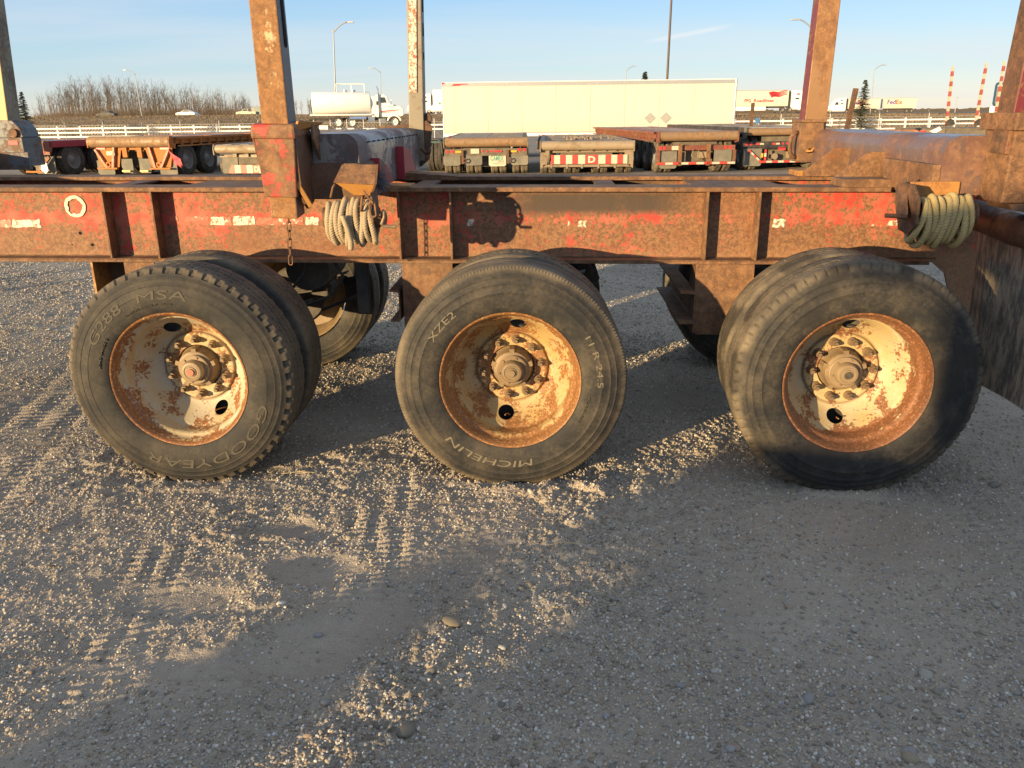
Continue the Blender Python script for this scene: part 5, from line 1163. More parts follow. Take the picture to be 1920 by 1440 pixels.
# ------------------------------------------------------------------ white refrigerated trailer
p = at(832, 250, Y=41.7); q = at(1376, 250, Y=41.7); x0, x1 = float(p[0]), float(q[0]); L = x1-x0; zo = -.42
T = thing('refrigerated_trailer', 'long white refrigerated semi trailer parked broadside behind the flat decks', 'trailer', (x0, 41.7, zo)); T.scale = (1, 1, .93)
bx(T, 'body', 'reefer', .05, L-.12, 0, 2.6, 1.18, 4.03)
bx(T, 'top_trim', 'alu', .02, L-.1, -.02, -.002, 3.86, 4.06); bx(T, 'roof', 'white', .02, L-.05, -.01, 2.6, 4.061, 4.09)
bx(T, 'bottom_trim', 'white', 0.05, L-.12, -.03, -.004, 1.14, 1.30); bx(T, 'groove', 'alu', .62, L-1.0, -.028, -.004, 1.32, 1.37)
bx(T, 'front_post', 'white', 0, .045, -.02, .1, 1.16, 4.058); bx(T, 'rear_frame', 'alu', L-.1, L, -.03, 2.6, .9, 4.10, bevel=.02)
bx(T, 'corner_cap', 'redlight', 0.0, .12, -.045, -.022, 4.0, 4.08)
for k in range(8): bx(T, 'panel_seam', 'seam', .6+k*(L-1.0)/8, .6+k*(L-1.0)/8+.016, -.008, -.001, 1.38, 3.855)
for k in range(20):
    if k % 4 != 3: bx(T, 'marker_tape', 'redlight', .25+k*.8, .48+k*.8, -.036, -.031, 1.17, 1.21)
b = MB()
for c_ in (10.95, 11.78):
    b = MB(); b.prism([(c_, 1.74), (c_+.31, 2.05), (c_, 2.36), (c_-.31, 2.05)], 'y', -.012, -.002); b.build('placard', 'alu', T)
    b = MB(); b.prism([(c_, 1.80), (c_+.25, 2.05), (c_, 2.30), (c_-.25, 2.05)], 'y', -.016, -.0125); b.build('placard_face', 'grey_text', T)
b = MB(); b.prism([(.5, 3.9), (.9, 3.9), (1.0, 3.94), (1.4, 3.97), (1.4, 4.0), (.62, 4.0)], 'y', -.027, -.021); b.build('maker_mark', 'redlight', T)
U = part_empty('refrigeration_unit', T); bx(U, 'housing', 'white', -.56, -.03, .3, 2.3, 2.55, 3.72, bevel=.05)
b = MB(); b.cyl((-.2, .298, 2.98), (-.2, .29, 2.98), .07, n=12); b.build('badge', 'green_text', U)
for y in (.3, 2.3):
    for k in range(2): wheel_small(T, L-2.2-1.25*k, y-.0, .5, .3, axis='y')
bx(T, 'landing_gear', 'black', 2.9, 3.05, .2, .35, .1, 1.14); bx(T, 'chassis', 'black', L-4.2, L-.8, .6, 2.0, .7, 1.12)
for k in range(2): wheel_small(T, 3.4-1.3*k+0.0, .35, .5, .3, axis='y', rim='small_rim')

# ------------------------------------------------------------------ fences
FY = 84.0; ZF = -.40
def rail_fence(name, label, px0, px1, sp=2.44, Y=FY, gap=None):
    a, c = at(px0, 240, Y=Y), at(px1, 240, Y=Y); n = int(round((c[0]-a[0])/sp)); T = thing(name, label, 'fence', (float(a[0]), Y, ZF))
    pm = None; rm = None
    for k in range(n+1):
        if pm is None: b = MB(); b.box(-.065, .065, -.065, .065, 0, 1.42); b.box(-.08, .08, -.08, .08, 1.42, 1.46); pm = b.build('post', 'white_fence', T)
        else: o = pm.copy(); C.objects.link(o); o.parent = T; o.location = (k*sp, 0, 0)
        if k < n:
            for z in (.42, .84, 1.26):
                if rm is None: b = MB(); b.box(.066, sp-.066, -.022, .022, -.07, .07); rm = b.build('rail', 'white_fence', T); rm.location = (0, 0, z)
                else: o = rm.copy(); C.objects.link(o); o.parent = T; o.location = (k*sp, 0, z)
    return T
rail_fence('rail_fence', 'white three rail fence running across behind the trailers left of the tanker', 65, 600)
rail_fence('rail_fence', 'white three rail fence to the right of the long white trailer', 1376, 1830)
rail_fence('rail_fence', 'short run of white rail fence between tanker and white trailer', 796, 872)
b_ = thing('parking_curbs', 'low white barrier blocks lying below the tanker truck', 'barrier', (0, 0, 0))
for px0, px1 in ((630, 640), (652, 664), (680, 716), (738, 752)):
    a, c = at(px0, 240, Y=80), at(px1, 243, Y=80); bx(b_, 'barrier_block', 'white', float(a[0]), float(c[0]), 80, 80.3, float(c[2]), float(a[2]), bevel=.02)
def chain_fence(px0, px1, n, label, Y=78.0, arm=True, H=1.9):
    a, c = at(px0, 250, Y=Y), at(px1, 250, Y=Y); T = thing('chain_link_fence', label, 'fence', (float(a[0]), Y, ZF)); L = float(c[0]-a[0])
    for k in range(n+1):
        x = L*k/n; b = MB(); b.cyl((x, 0, 0), (x, 0, H), .035, n=8)
        if arm: b.cyl((x, 0, H), (x-.22, -.2, H+.35), .02, n=6)
        b.build('post', 'galv', T)
    b = MB(); b.cyl((0, 0, H-.3), (L, 0, H-.3), .02, n=6); b.build('top_rail', 'galv', T)
    b = MB(); m = int(L/.30)
    for s in (-1, 1):
        for k in range(-6, m+6):
            x0_, x1_ = L*k/m, L*k/m+s*(H-.3); z0_, z1_ = 0, H-.3
            if x1_ < 0 or x1_ > L or x0_ < 0 or x0_ > L: continue
            b.bar((x0_, 0, z0_), (x1_, 0, z1_), .007, .007)
    o = b.build('wire_mesh', 'galv', T); o['kind'] = 'stuff'
chain_fence(52, 486, 6, 'grey wire fence with slanted post tops in front of the left white fence')
chain_fence(590, 745, 5, 'grey wire fence in front of the white tanker truck', Y=76, arm=False)
chain_fence(798, 832, 2, 'narrow wire fence panel beside the front end of the white trailer', Y=76, arm=False)
chain_fence(1462, 1830, 4, 'grey wire fence with slanted post tops by the spruce on the right')
p = at(607, 243, Y=75.6); T = thing('notice_sign', 'small white notice board fixed to the wire fence below the tanker', 'sign', (float(p[0]), 75.6, float(p[2])))
bx(T, 'board', 'white', -.40, .40, 0, .03, -.42, .36)
for k, (z, wd_) in enumerate(((.2, .5), (.05, .42), (-.15, .36))): bx(T, 'text_line', 'grey_text', -wd_/2, wd_/2, -.004, -.001, z, z+.05)
bx(T, 'sign_post', 'galv', -.42, -.36, .031, .06, -.9, .6)
p = at(1420, 226, Y=83.8); T = thing('blue_sign', 'little blue plate on the white fence right of the long trailer', 'sign', (float(p[0]), 83.8, float(p[2]))); bx(T, 'plate', 'blue_sign', -.2, .2, 0, .03, -.3, .25); bx(T, 'bracket', 'galv', -.03, .03, .031, .08, -.5, .25)

# ------------------------------------------------------------------ tanker truck
GB = at(670, 240, Y=92); gz = float(GB[2])
T = thing('tanker_truck', 'white tank truck with chrome stack and railed catwalk above the gravel bank', 'truck', (float(at(584, 240, Y=89)[0]), 89.0, gz), R(13))
tk = MB()
def oval(x, rx, rz_, n=36): return [(x, rx*math.cos(2*math.pi*k/n), rz_*math.sin(2*math.pi*k/n)) for k in range(n)]
def tank(x0, x1, zc, ry, rz_):
    b = MB(); rows = [(x0-.10, .0), (x0-.10, .5), (x0-.06, .85), (x0, .99), (x0+.03, 1.0), (x1-.03, 1.0), (x1, .99), (x1+.08, .8), (x1+.1, 0)]; q = []
    for x, k in rows: q += [(x, a[1]*k, a[2]*k+zc) for a in oval(x, ry, rz_)]
    n = 36; b.add(q, [(j*n+i, j*n+(i+1) % n, (j+1)*n+(i+1) % n, (j+1)*n+i) for j in range(len(rows)-1) for i in range(n)]); return b
tank(.35, 6.5, 2.62, 1.25, 1.2).build('tank', 'white', T, smooth=True, auto=40)
for s in (-1, 1): bx(T, 'hose_tray', 'white', .0, 6.6, s*1.15-.12, s*1.15+.12, 1.35, 1.5, bevel=.02)
b = MB(); b.box(-.2, 9.6, -.42, .42, .85, 1.1); b.box(-.5, .0, -1.1, 1.1, .8, .92); b.build('chassis', 'black', T)
b = MB()
for x in (3.0, 4.6, 6.0): b.cyl((x, -.5, 3.7), (x, -.5, 4.6), .045, n=6); b.cyl((x, .5, 3.7), (x, .5, 4.6), .045, n=6)
for y in (-.5, .5): b.cyl((3.0, y, 4.6), (6.0, y, 4.6), .045, n=6)
b.cyl((3.0, -.5, 4.6), (3.0, .5, 4.6), .045, n=6); b.build('catwalk_rail', 'white', T)
for x in (4.8, 3.9): b = MB(); b.cyl((x, -.1, 3.75), (x, -.1, 4.0), .22, n=16); b.build('hatch', 'alu', T)
b = MB(); b.tube([(.18, -.3, 3.0), (.16, -.5, 2.4), (.18, -.2, 1.7), (.15, 0, 1.6)], .05, 8); b.build('rear_hose', 'black', T, smooth=True); b = MB(); b.cyl((.24, 0, 1.8), (.12, 0, 1.8), .25, n=18); b.build('rear_valve', 'grey_text', T)
for x, r in ((2.9, .64), (4.4, .64), (9.05, .64)):
    for y in (-1.0, 1.0): wheel_small(T, x, y, r, .42, 'small_tyre', 'white_rim', axis='y')
b = MB(); b.prism([(7.1, 1.15), (7.1, 3.4), (7.3, 3.5), (8.05, 3.5), (8.35, 3.35), (8.55, 2.60), (9.8, 2.25), (10.1, 1.95), (10.1, 1.3), (9.7, 1.15), (8.3, 1.15)], 'y', -1.1, 1.1); b.build('cab', 'white', T, bevel=.08)
b = MB(); b.prism([(7.65, 2.6), (7.65, 3.2), (8.12, 3.2), (8.32, 2.65)], 'y', -1.112, -1.102); b.build('side_window', 'glass', T); b = MB(); b.prism([(6.95+.2, 2.4), (7.15, 2.8), (7.4, 2.8), (7.4, 2.4)], 'y', -1.112, -1.102); b.build('side_window', 'glass', T)
bx(T, 'sleeper', 'white', 6.65, 7.08, -1.0, 1.0, 1.2, 3.3, bevel=.05)
b = MB(); b.plate([(7.6, -1.104, 1.78), (9.6, -1.104, 1.92), (9.6, -1.104, 1.84), (7.6, -1.104, 1.66)], -.004); b.build('stripe', 'darkred', T)
b = MB(); b.plate([(7.6, -1.104, 1.62), (9.2, -1.104, 1.72), (9.2, -1.104, 1.67), (7.6, -1.104, 1.56)], -.004); b.build('stripe', 'navy', T)
b = MB(); b.tube([(7.45, -1.2, 1.1), (7.45, -1.2, 3.8), (7.40, -1.2, 4.1), (7.30, -1.2, 4.3)], .085, 12); b.build('exhaust_stack', 'chrome', T, smooth=True)
b = MB(); b.cyl((4.2, -1.05, 1.02), (6.0, -1.05, 1.02), .27, n=18); b.build('fuel_tank', 'chrome', T, smooth=True, auto=40); bx(T, 'tool_box', 'chrome', 6.2, 6.9, -1.15, -.6, .65, 1.2); bx(T, 'steps', 'chrome', 7.3, 8.1, -1.15, -.8, .55, 1.0)
b = MB(); b.prism([(8.25, .75)]+[(9.0+.80*math.cos(R(180-15*k)), .62+.78*math.sin(R(180-15*k))) for k in range(1, 12)]+[(9.75, .75), (9.62, .75)]+[(9.0+.64*math.cos(R(15*k)), .62+.62*math.sin(R(15*k))) for k in range(1, 12)]+[(8.38, .75)], 'y', -1.25, -.8); b.build('fender', 'white', T)
b = MB(); b.tube([(8.4, -1.15, 2.9), (8.75, -1.4, 2.9), (8.75, -1.4, 2.3), (8.4, -1.15, 2.25)], .02, 6); b.build('mirror_frame', 'chrome', T); bx(T, 'mirror', 'chrome', 8.7, 8.8, -1.5, -1.3, 2.35, 2.85)
b = MB(); b.cyl((6.8, 0, 2.96), (6.8, 0, 3.1), .08, n=10); b.build('beacon', 'redlight', T)
# gravel bank under the tanker
xx_ = np.linspace(-32, -6, 90); yy_ = np.linspace(76.5, 97, 30)
def bank(x, y):
    k = sst(y, 77, 86)*(1-sst(y, 94, 97))*sst(x, -32, -27)*(1-sst(x, -12, -6.0)); return -.43+(gz+.40)*k+.12*vnoise(x, y, .8, 50)*k+.06*vnoise(x, y, 2.5, 51)*k
grid_mesh('gravel_bank', xx_, yy_, bank, 'berm')

# ------------------------------------------------------------------ road traffic
def road_z(x, y): return float(land(np.array([x]), np.array([y]))[0])+.13
def semi(name, label, px_ref, Y, heading, tl, cab='sleeper', texts=(), flag=False, double=False, ref='rear', boxh=2.85):
    p = at(px_ref, 215, Y=Y); x = float(p[0]); s = 1 if heading > 0 else -1
    T = thing(name, label, 'semi truck', (x, Y, road_z(x, Y))); T.rotation_euler = (0, 0, 0 if s > 0 else math.pi); f = -1
    # local: x forward; near side is y<0 when s>0 and y>0 when s<0
    ns = -1 if s > 0 else 1
    def trailer(x0, x1):
        bx(T, 'trailer_box', 'reefer', x0, x1, -1.28, 1.28, 1.15, 1.15+boxh); bx(T, 'trailer_trim', 'alu', x0+.02, x1-.02, ns*1.285-.004, ns*1.285+.004, 1.15+boxh-.14, 1.15+boxh-.01)
        bx(T, 'underframe', 'black', x0+.4, x1-.4, -.5, .5, .85, 1.14)
    def wh(x, y0=ns*1.05): wheel_small(T, x, y0, .52, .45, axis='y', outer=ns)
    trailer(0, tl); wh(1.0); wh(2.25)
    e = tl
    if double: trailer(tl+1.2, 2*tl+1.2); wh(tl+2.2); wh(tl-.8+1.2-1.3); e = 2*tl+1.2
    else: bx(T, 'side_skirt', 'white', 3.2, tl-4.0, ns*1.27-.01, ns*1.27+.01, .45, 1.13)
    c = e+.55
    b = MB(); b.prism([(c, .9), (c, 3.9), (c+1.6, 3.85), (c+2.5, 3.45), (c+3.1, 2.6), (c+3.3, 2.15), (c+4.6, 1.85), (c+4.95, 1.3), (c+4.95, .55), (c-.0, .55)], 'y', -1.2, 1.2); b.build('cab', 'white', T, bevel=.1)
    b = MB(); b.prism([(c+2.0, 2.15), (c+2.0, 2.85), (c+2.7, 2.85), (c+3.0, 2.2)], 'y', ns*1.205-.004, ns*1.205+.004); b.build('side_window', 'glass', T)
    b = MB(); b.plate([(c+3.12, -1.0, 2.25), (c+3.12, 1.0, 2.25), (c+2.72, 1.0, 3.0), (c+2.72, -1.0, 3.0)], .03, (1, 0, .4)); b.build('windscreen', 'glass', T)
    bx(T, 'sleeper_window', 'glass', c+.7, c+1.4, ns*1.205-.004, ns*1.205+.004, 2.3, 2.6); bx(T, 'sleeper_window', 'glass', c+.9, c+1.5, ns*1.205-.004, ns*1.205+.004, 3.1, 3.35)
    bx(T, 'fairing_gap', 'black', c-.5, c-.02, -1.0, 1.0, .9, 3.6)
    for xw in (c-1.5, c-.2, c+4.0): wh(xw, ns*.98)
    for (txt, size, mt, x0, z0, wd) in texts:
        if s > 0: text_flat('trailer_lettering', txt, size, mt, T, (x0, -1.288, z0), (R(90), 0, 0), width=wd, bold=.02, depth=.003)
        else: text_flat('trailer_lettering', txt, size, mt, T, (x0, 1.288, z0), (R(90), 0, R(180)), width=wd, bold=.03, depth=.003)
    if flag:
        for k in range(4):
            b = MB(); zz = 3.6-k*.22; q = []
            for i in range(9): u = i/8; q.append((tl-3.6+.5*k*.3+u*(3.3-.15*k), -1.29, zz+.25*u+.10*math.sin(u*9)))
            b.plate(q+[(a[0], a[1], a[2]-.10-.03*(i)) for i, a in enumerate(reversed(q))], .003); b.build('flag_stripe', 'darkred', T)
    return T
p1 = at(1469, 215, Y=157); pr_ = at(1300, 215, Y=157)
semi('semi_truck', 'white semi truck lettered PPG Roadlines heading right on the highway', 1372-70, 157, 1, 16.1+.6, texts=(('PPG', .8, 'darkred', 8.15+.6, 1.9, 1.2), ('Roadlines', .8, 'darkred', 9.85+.6, 1.9, 3.6)), flag=True)
semi('double_trailer_truck', 'white truck pulling two trailers lettered FedEx heading left', 1711, 226, -1, 8.1, double=True, texts=(('Fed', 1.6, 'purple', 7.4, 2.2, 2.1), ('Ex', 1.6, 'orange_text', 5.2, 2.2, 1.7), ('Fed', 1.6, 'purple', 16.9, 2.2, 2.1), ('Ex', 1.6, 'orange_text', 14.7, 2.2, 1.7)), boxh=2.6)
semi('semi_truck', 'white semi truck mostly hidden behind the front of the long white trailer', 845, 170, -1, 3.2)
def car(label, px, Y, heading, col, kind='sedan', cat='car', name='car'):
    p = at(px, 215, Y=Y); x = float(p[0]); T = thing(name, label, cat, (x, Y, road_z(x, Y))); T.rotation_euler = (0, 0, 0 if heading > 0 else math.pi); ns = -1 if heading > 0 else 1
    prof = {'sedan': [(-2.3, .3), (-2.35, .75), (-2.1, .95), (-1.5, 1.0), (-.9, 1.42), (.3, 1.45), (1.0, 1.0), (2.0, .85), (2.35, .6), (2.3, .3)],
            'suv': [(-2.3, .35), (-2.35, .9), (-2.15, 1.2), (-1.9, 1.7), (.4, 1.75), (1.1, 1.15), (2.1, 1.0), (2.35, .7), (2.3, .35)],
            'pickup': [(-2.8, .45), (-2.8, 1.15), (-.8, 1.15), (-.7, 1.85), (.6, 1.85), (1.2, 1.25), (2.6, 1.1), (2.8, .8), (2.8, .45)]}[kind]
    b = MB(); b.prism(prof, 'y', -.88, .88); b.build('body', col, T, bevel=.06)
    g = {'sedan': [(-1.4, 1.02), (-.85, 1.36), (.25, 1.38), (.85, 1.02)], 'suv': [(-2.0, 1.2), (-1.8, 1.62), (.3, 1.66), (.95, 1.18)], 'pickup': [(-.6, 1.3), (-.55, 1.75), (.5, 1.75), (1.0, 1.3)]}[kind]
    for s in (-1, 1): b = MB(); b.prism(g, 'y', s*.885-.004, s*.885+.004); b.build('side_window', 'glass', T)
    for xw in (-1.45, 1.45) if kind != 'pickup' else (-1.8, 1.8):
        for s in (-1, 1): wheel_small(T, xw, s*.78, .34, .24, axis='y', outer=s)
    return T
car('white car driving along the highway in front of the blue roof', 350, 198, -1, 'white')
car('dark car on the highway left of the leaning lamp post', 200, 200, -1, 'black')
car('tan pickup truck on the highway beside the far small building', 463, 230, -1, 'pale', 'pickup', 'pickup truck', 'pickup_truck')
car('white estate car parked left of the front of the long white trailer', 822, 140, -1, 'white', 'suv')
# small far buildings
p = at(487, 215, Y=230); T = thing('shed', 'small grey green shed behind the pickup at the edge of the wood', 'shed', (float(p[0]), 230, 1.9)); bx(T, 'wall', 'building', -1.6, 1.6, 0, 4, 0, 2.6); bx(T, 'end_panel', 'building_tan', -2.2, -1.601, 0, 4, 0, 2.4); bx(T, 'roof', 'building', -1.8, 1.8, -.1, 4.1, 2.601, 2.8)
p = at(358, 215, Y=240); T = thing('pavilion', 'low building with a pale blue pyramid roof behind the white car', 'building', (float(p[0]), 240, 1.9)); bx(T, 'wall', 'building', -1.6, 1.6, 0, 3, 0, .6); b = MB(); b.add([(-2.3, -.5, .6), (2.3, -.5, .6), (2.3, 3.5, .6), (-2.3, 3.5, .6), (0, 1.5, 2.0)], [(0, 1, 4), (1, 2, 4), (2, 3, 4), (3, 0, 4), (3, 2, 1, 0)]); b.build('roof', 'galv', T)
# blue topped coach at the right edge
p = at(1849, 240, Y=60); T = thing('coach', 'tall white coach with dark blue glazed front behind the banded stakes', 'coach', (float(p[0]), 60, -.4), R(-38))
bx(T, 'body', 'white', 0, 2.6, 0, 10, .5, 2.35, bevel=.08); bx(T, 'upper_body', 'navy', .08, 2.55, .05, 10, 2.351, 4.0, bevel=.2); bx(T, 'windscreen', 'glass', .3, 2.3, .0, .045, 2.5, 3.7); bx(T, 'roof_rack', 'galv', .5, 2.0, 1, 3, 4.005, 4.12)
for x in (.2, 2.4): wheel_small(T, x, 1.6, .5, .3)
# street lamps
def lamp(label, px, pytop, pyb, Y, arm, hgt=None, head=True, mat='pole', lean=0):
    a = at(px, pyb, Y=Y); t = at(px+lean, pytop, Y=Y); zb = road_z(float(a[0]), Y)-.3 if Y > 110 else -.4; H = float(t[2])-zb; T = thing('street_lamp', label, 'lamp post', (float(a[0]), Y, zb))
    lx = float(t[0]-a[0]); b = MB(); b.cyl((0, 0, 0), (lx, 0, H*.93), .13, .08, n=10); b.build('pole', mat, T, smooth=True, auto=50)
    if head:
        b = MB(); pts = [(lx, 0, H*.90)]
        for k in range(1, 7): u = k/6; pts.append((lx+arm*2.2*u, 0, H*.90+(H*.10)*math.sin(u*1.57)))
        b.tube(pts, .09, 8); b.build('arm', mat, T, smooth=True)
        b = MB(); e = pts[-1]; b.box(min(e[0], e[0]+arm*.9), max(e[0], e[0]+arm*.9), -.18, .18, e[2]-.10, e[2]+.08); b.build('lamp_head', 'galv', T, bevel=.04)
    return T
lamp('tall grey lamp post rising behind the tanker truck', 630, 42, 215, 126, 1, lean=-6)
lamp('leaning grey lamp post in front of the bare wood', 266, 131, 218, 225, -1, lean=-14)
lamp('small lamp post right of the tanker catwalk', 714, 127, 215, 225, -1, lean=-1)
lamp('small lamp post poking up behind the long white trailer', 1174, 124, 215, 235, 1)
lamp('lamp post partly hidden behind the far right stake', 1516, 36, 212, 122, -1, lean=9)
lamp('lamp post standing beyond the spruce on the right', 1632, 122, 210, 225, 1, lean=8)
p = at(1247, 215, Y=60); T = thing('mast', 'thin dark mast rising out of the picture behind the long white trailer', 'mast', (float(p[0]), 60, -.4)); b = MB(); b.cyl((0, 0, 0), (.1, 0, 14), .10, .07, n=10); b.build('pole', 'pole_dark', T, smooth=True, auto=50); b = MB(); b.box(-.25, .25, -.25, .25, 0, .15); b.build('base', 'galv', T)
p = at(1790, 212, Y=210); T = thing('utility_pole', 'short distant pole right of the two trailer truck', 'pole', (float(p[0]), 210, 1.0)); b = MB(); b.cyl((0, 0, 0), (.1, 0, 3.6), .1, .08, n=8); b.build('pole', 'pole', T); bx(T, 'pole_cap', 'galv', -.1, .3, -.1, .1, 3.6, 3.75)

# ------------------------------------------------------------------ trees
def bare_tree(seed, H):
    rs = random.Random(seed); tr, cr = MB(), MB()
    top = Vector((rs.uniform(-.8, .8), 0, H)); n = 9
    pts = [Vector((math.sin(i*1.3+seed)*.12*i*.5, math.cos(i*1.7+seed)*.1*i*.4, H*i/n))+Vector((top.x*i/n, 0, 0)) for i in range(n+1)]
    tr.tube(pts, [.15*(1-.85*i/n) for i in range(n+1)], 5)
    def br(p, d, L, r, lv):
        m = 3; q = [p]
        for i in range(m): d = (d+Vector((rs.uniform(-.2, .2), rs.uniform(-.2, .2), rs.uniform(0, .22)))).normalized(); q.append(q[-1]+d*L/m)
        cr.tube(q, [r*(1-.65*i/m) for i in range(m+1)], 3)
        if lv:
            for k in range(3 if lv > 1 else 4):
                u = rs.uniform(.25, 1); j = min(int(u*m), m-1); a = rs.uniform(0, 6.283); dd = (d+Vector((math.cos(a), math.sin(a), rs.uniform(-.1, .6)))*.75).normalized(); br(q[j].lerp(q[j+1], u*m-j), dd, L*rs.uniform(.4, .6), r*.55, lv-1)
    for k in range(16):
        u = rs.uniform(.3, .99); i = min(int(u*n), n-1); p = pts[i].lerp(pts[i+1], u*n-i); a = rs.uniform(0, 6.283); up_ = rs.uniform(.6, 1.5); br(p, Vector((math.cos(a), math.sin(a), up_)).normalized(), H*(.26-.17*u)*rs.uniform(.7, 1.25), .045*(1.25-u), 2)
    return tr, cr
protos = []
for s_ in range(6):
    tr, cr = bare_tree(s_+11, [14, 15, 12.5, 16, 13.5, 11][s_]); a = tr.build('trunk', 'bark' if s_ % 2 else 'bark_dark', None); c = cr.build('crown', 'bark' if s_ % 3 else 'bark_dark', None); protos.append((a, c))
tr_ = random.Random(21)
def put_tree(px, Y, H, label=None):
    k = tr_.randrange(6); a, c = protos[k]; p = at(px, 215, Y=Y); x = float(p[0]); T = thing('bare_tree', label or 'tall leafless grey poplar standing among others in the wood at left', 'tree', (x, Y, road_z(x, Y)-.4), tr_.uniform(0, 6.28), 'leafless trees of the wood behind the highway')
    s = H/[14, 15, 12.5, 16, 13.5, 11][k]; T.scale = (s, s, s); T.rotation_euler[0] = tr_.uniform(-.04, .04)
    for o in (a, c): n_ = o.copy(); C.objects.link(n_); n_.parent = T
# outline of the wood: height in pixels against x
ol_x = [62, 90, 120, 150, 200, 240, 300, 350, 400, 450, 475, 500]; ol_h = [20, 44, 54, 62, 60, 60, 54, 48, 42, 36, 28, 22]
for k in range(255):
    px = 64+tr_.random()*412; Y = 270+tr_.random()*90; h = np.interp(px, ol_x, ol_h)*tr_.uniform(.62, 1.15)*(Y+3.6)/FPX; put_tree(px, Y, h+1.0)
for k in range(16):
    px = 548+tr_.random()*38; Y = 330+tr_.random()*40; put_tree(px, Y, tr_.uniform(20, 34)*(Y+3)/FPX, 'leafless tree of the small clump seen between stake and tanker')
for o in [q for pr in protos for q in pr]: bpy.data.objects.remove(o)
# brush at the foot of the wood and low scrub along the horizon
b = MB(); rs = random.Random(2)
for k in range(11000):
    px = 62+rs.random()*430; Y = 262+rs.random()*70; p = at(px, 215, Y=Y); x = float(p[0]); h = rs.uniform(.8, 3.2)*np.interp(px, [62, 120, 200, 400, 500], [.5, 1.1, 1.3, 1.25, .7])*(1 if rs.random() < .6 else 1.9); z = 1.7; dx = rs.uniform(-.6, .6); w_ = .05
    b.add([(x-w_, Y, z), (x+w_, Y, z), (x+dx+.015, Y+rs.uniform(-.5, .5), z+h)], [(0, 1, 2)])
tag(b.build('brush', 'brush'), 'tangled leafless brush along the foot of the wood', None, None, 'stuff')
b = MB()
for k in range(260):
    x = rs.uniform(60, 420); Y = rs.uniform(700, 900); h = rs.uniform(.6, 2.6)*(2.0 if rs.random() < .1 else 1); w_ = rs.uniform(3, 12); z = 1.3
    q = [(x-w_, Y, z)]+[(x-w_+2*w_*i/7, Y, z+h*rs.uniform(.5, 1)) for i in range(8)]+[(x+w_, Y, z)]; b.plate(q, 2.0)
tag(b.build('far_scrub', 'brush'), 'low dark scrub along the flat horizon on the right', None, None, 'stuff')
rs = np.random.RandomState(12); n = 90000; X_ = (rs.rand(n)-.5)*190+5; Y_ = YE+2+rs.rand(n)**1.3*48; Z_ = land(X_, Y_); a_ = rs.rand(n)*3.14; h_ = .06+.12*rs.rand(n); w_ = .03+.05*rs.rand(n); dx_ = np.cos(a_)*w_; dy_ = np.sin(a_)*w_
V_ = np.stack([np.stack([X_-dx_, Y_-dy_, Z_-.02], 1), np.stack([X_+dx_, Y_+dy_, Z_-.02], 1), np.stack([X_+(rs.rand(n)-.5)*.15, Y_, Z_+h_], 1)], 1).reshape(-1, 3)
me = bpy.data.meshes.new('dry_grass'); me.vertices.add(3*n); me.vertices.foreach_set('co', V_.ravel().astype(np.float32)); me.loops.add(3*n); me.loops.foreach_set('vertex_index', np.arange(3*n, dtype=np.int32)); me.polygons.add(n); me.polygons.foreach_set('loop_start', np.arange(0, 3*n, 3, dtype=np.int32)); me.polygons.foreach_set('loop_total', np.full(n, 3, dtype=np.int32)); me.update(calc_edges=True); me.materials.append(M['grass_blade'])
o = bpy.data.objects.new('dry_grass', me); C.objects.link(o); tag(o, 'dry brown grass standing on the bank between fence and highway', None, None, 'stuff')
def spruce(label, px, pyt, pyb, Y, wpx, seed, zb=None, bare=.0):
    rs = random.Random(seed); a, t = at(px, pyb, Y=Y), at(px, pyt, Y=Y); d = (Y+3.6)/FPX; zb = float(a[2]) if zb is None else zb; H = float(t[2])-zb; Rr = wpx*d/2
    T = thing('spruce_tree', label, 'spruce', (float(a[0]), Y, zb)); b = MB(); b.cyl((0, 0, 0), (0, 0, H*.97), .028*H*.6, .01, n=8); b.build('trunk', 'bark_dark', T)
    c = MB()
    nb_ = int(90+H*42)
    for k in range(nb_):
        u = (k+rs.random()*.8)/nb_; z = H*(.06+.92*u); L = Rr*(1-u)**.8*rs.uniform(.55, 1.15)+.04*H*.4; a_ = rs.uniform(0, 6.283); dr = rs.uniform(.12, .35); m = max(5, int(L/.07))
        for i in range(m):
            v = (i+.5)/m; p = Vector((math.cos(a_)*L*v, math.sin(a_)*L*v, z-dr*L*v+.12*L*v*v))
            for s in range(5):
                aa = a_+rs.uniform(-1.3, 1.3); l = rs.uniform(.10, .22)*(1.25-v*.5)*max(.6, H/6); e = p+Vector((math.cos(aa)*l, math.sin(aa)*l, rs.uniform(-.10, .04)*H/6)); w_ = l*.20
                sd = Vector((-math.sin(aa), math.cos(aa), rs.uniform(-.6, .6)))*w_; c.add([p-sd, p+sd, e], [(0, 1, 2)])
    c.build('crown', 'needles', T)
spruce('dark green spruce at the far left behind the grey stake', 36, 150, 262, 70, 66, 1)
spruce('slender second spruce top just right of the leftmost one', 56, 170, 262, 75, 34, 5)
spruce('thin spruce growing behind the white fence on the right', 1612, 148, 244, 82, 46, 2)
spruce('dark spruce tip showing above the roof of the long white trailer', 1205, 132, 250, 100, 46, 3)
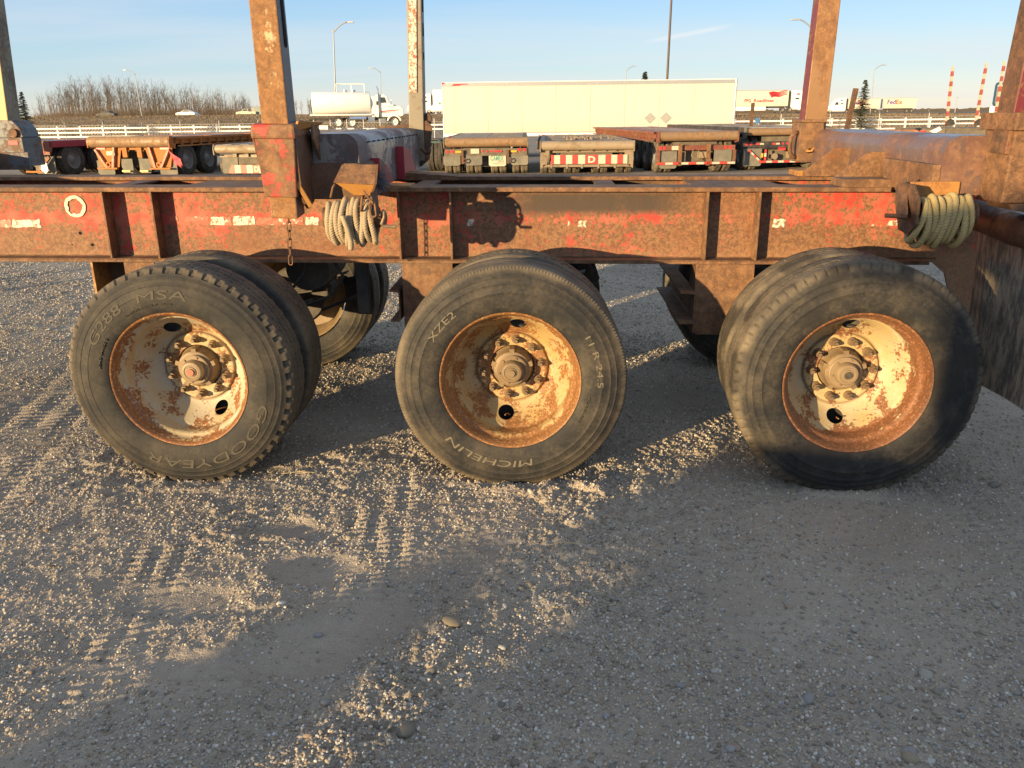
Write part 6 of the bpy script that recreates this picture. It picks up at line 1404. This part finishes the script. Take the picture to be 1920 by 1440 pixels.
# ------------------------------------------------------------------ small things on the gravel
for (x0, y0, dx, dy, lab) in ((-1.16, .10, .16, .02, 'pale straw stalk lying on the gravel by the left wheel'), (.17, -.62, .13, .02, 'bent pale straw on the loose gravel below the middle wheel'), (-2.0, 1.1, .12, -.02, 'faint straw stalk on the gravel at the left edge')):
    b = MB(); z = float(height(np.array([x0]), np.array([y0]))[0]); b.tube([(0, 0, .012), (dx*.5, dy*.5+.008, .016), (dx, dy, .011)], .0016, 5); o = b.build('straw', 'straw'); o.location = (x0, y0, z); tag(o, lab, 'straw')
# ------------------------------------------------------------------ unseen shadow casters added behind the photographer, shaped to shade the yard
def sunpos(u, t): return (t*math.sin(SUN_AZ)+u*math.cos(SUN_AZ), t*math.cos(SUN_AZ)-u*math.sin(SUN_AZ))
TT = -14.0; tn = math.tan(SUN_EL); x_, y_ = sunpos(0, TT)
T = thing('truck_shade_caster', 'unseen truck-like shade caster added behind the photographer', 'truck', (x_, y_, 0), -SUN_AZ)
zz = lambda v: v-TT*tn
bx(T, 'shade_slab', 'dusty_dark', .52, 1.5, -.12, .12, zz(-.035), zz(.15), bevel=.02); bx(T, 'cab', 'white', 1.46, 7.5, -.7, .7, .35, zz(1.56), bevel=.3); bx(T, 'shade_side_slab', 'dusty_dark', .90, 1.5, -.2, .2, .4, zz(-.036))  # unseen slabs shaped to the shadow outline, cab included
b = MB(); b.prism([(1.5, zz(1.12)), (1.12, zz(1.16)), (1.0, zz(1.30)), (1.2, zz(1.42)), (1.5, zz(1.5))], 'y', -.2, .2); b.build('mirror', 'black', T)  # outline piece that cuts the shadow edge, no actual mirror
bx(T, 'shade_top_slab', 'dusty_dark', .86, 1.5, -.9, .9, zz(.151), zz(.24))
T2 = thing('low_shade_caster', 'low unseen shade caster added behind the photographer', 'shade_caster', (x_, y_, 0), -SUN_AZ)  # added unseen, its outline drawn to shade a strip of ground
b = MB(); b.prism([(.10, .02), (.72, .02), (.72, zz(-.17)), (.52, zz(-.05)), (.47, zz(-.03)), (.32, zz(-.04)), (.20, zz(-.085)), (.12, zz(-.13))], 'y', -.16, .16); b.build('shade_outline', 'dusty_dark', T2, bevel=.01); bx(T2, 'shade_foot', 'wood', .1, .72, -.16, .16, 0, .019)
for x in (2.2, 6.2): wheel_small(T, x, -.8, .5, .3, axis='y'); wheel_small(T, x, .8, .5, .3, axis='y')
for px, py, r in ((60, 536, .05), (60, 517, .04)):
    g_ = at(px, py, Z=0); u = g_[0]*math.cos(SUN_AZ)-g_[1]*math.sin(SUN_AZ); x_, y_ = sunpos(u, -6); T = thing('shadow_pole', 'thin unseen shadow casting pole added behind the photographer, the %s one' % ('thicker' if r > .045 else 'thinner'), 'pole', (x_, y_, 0)); b = MB(); b.cyl((0, 0, 0), (0, 0, 2.2), r, n=8); b.build('pole', 'galv', T); bx(T, 'base', 'galv', -.15, .15, -.15, .15, 0, .05)  # poles added out of view only to lay two thin shadow lines
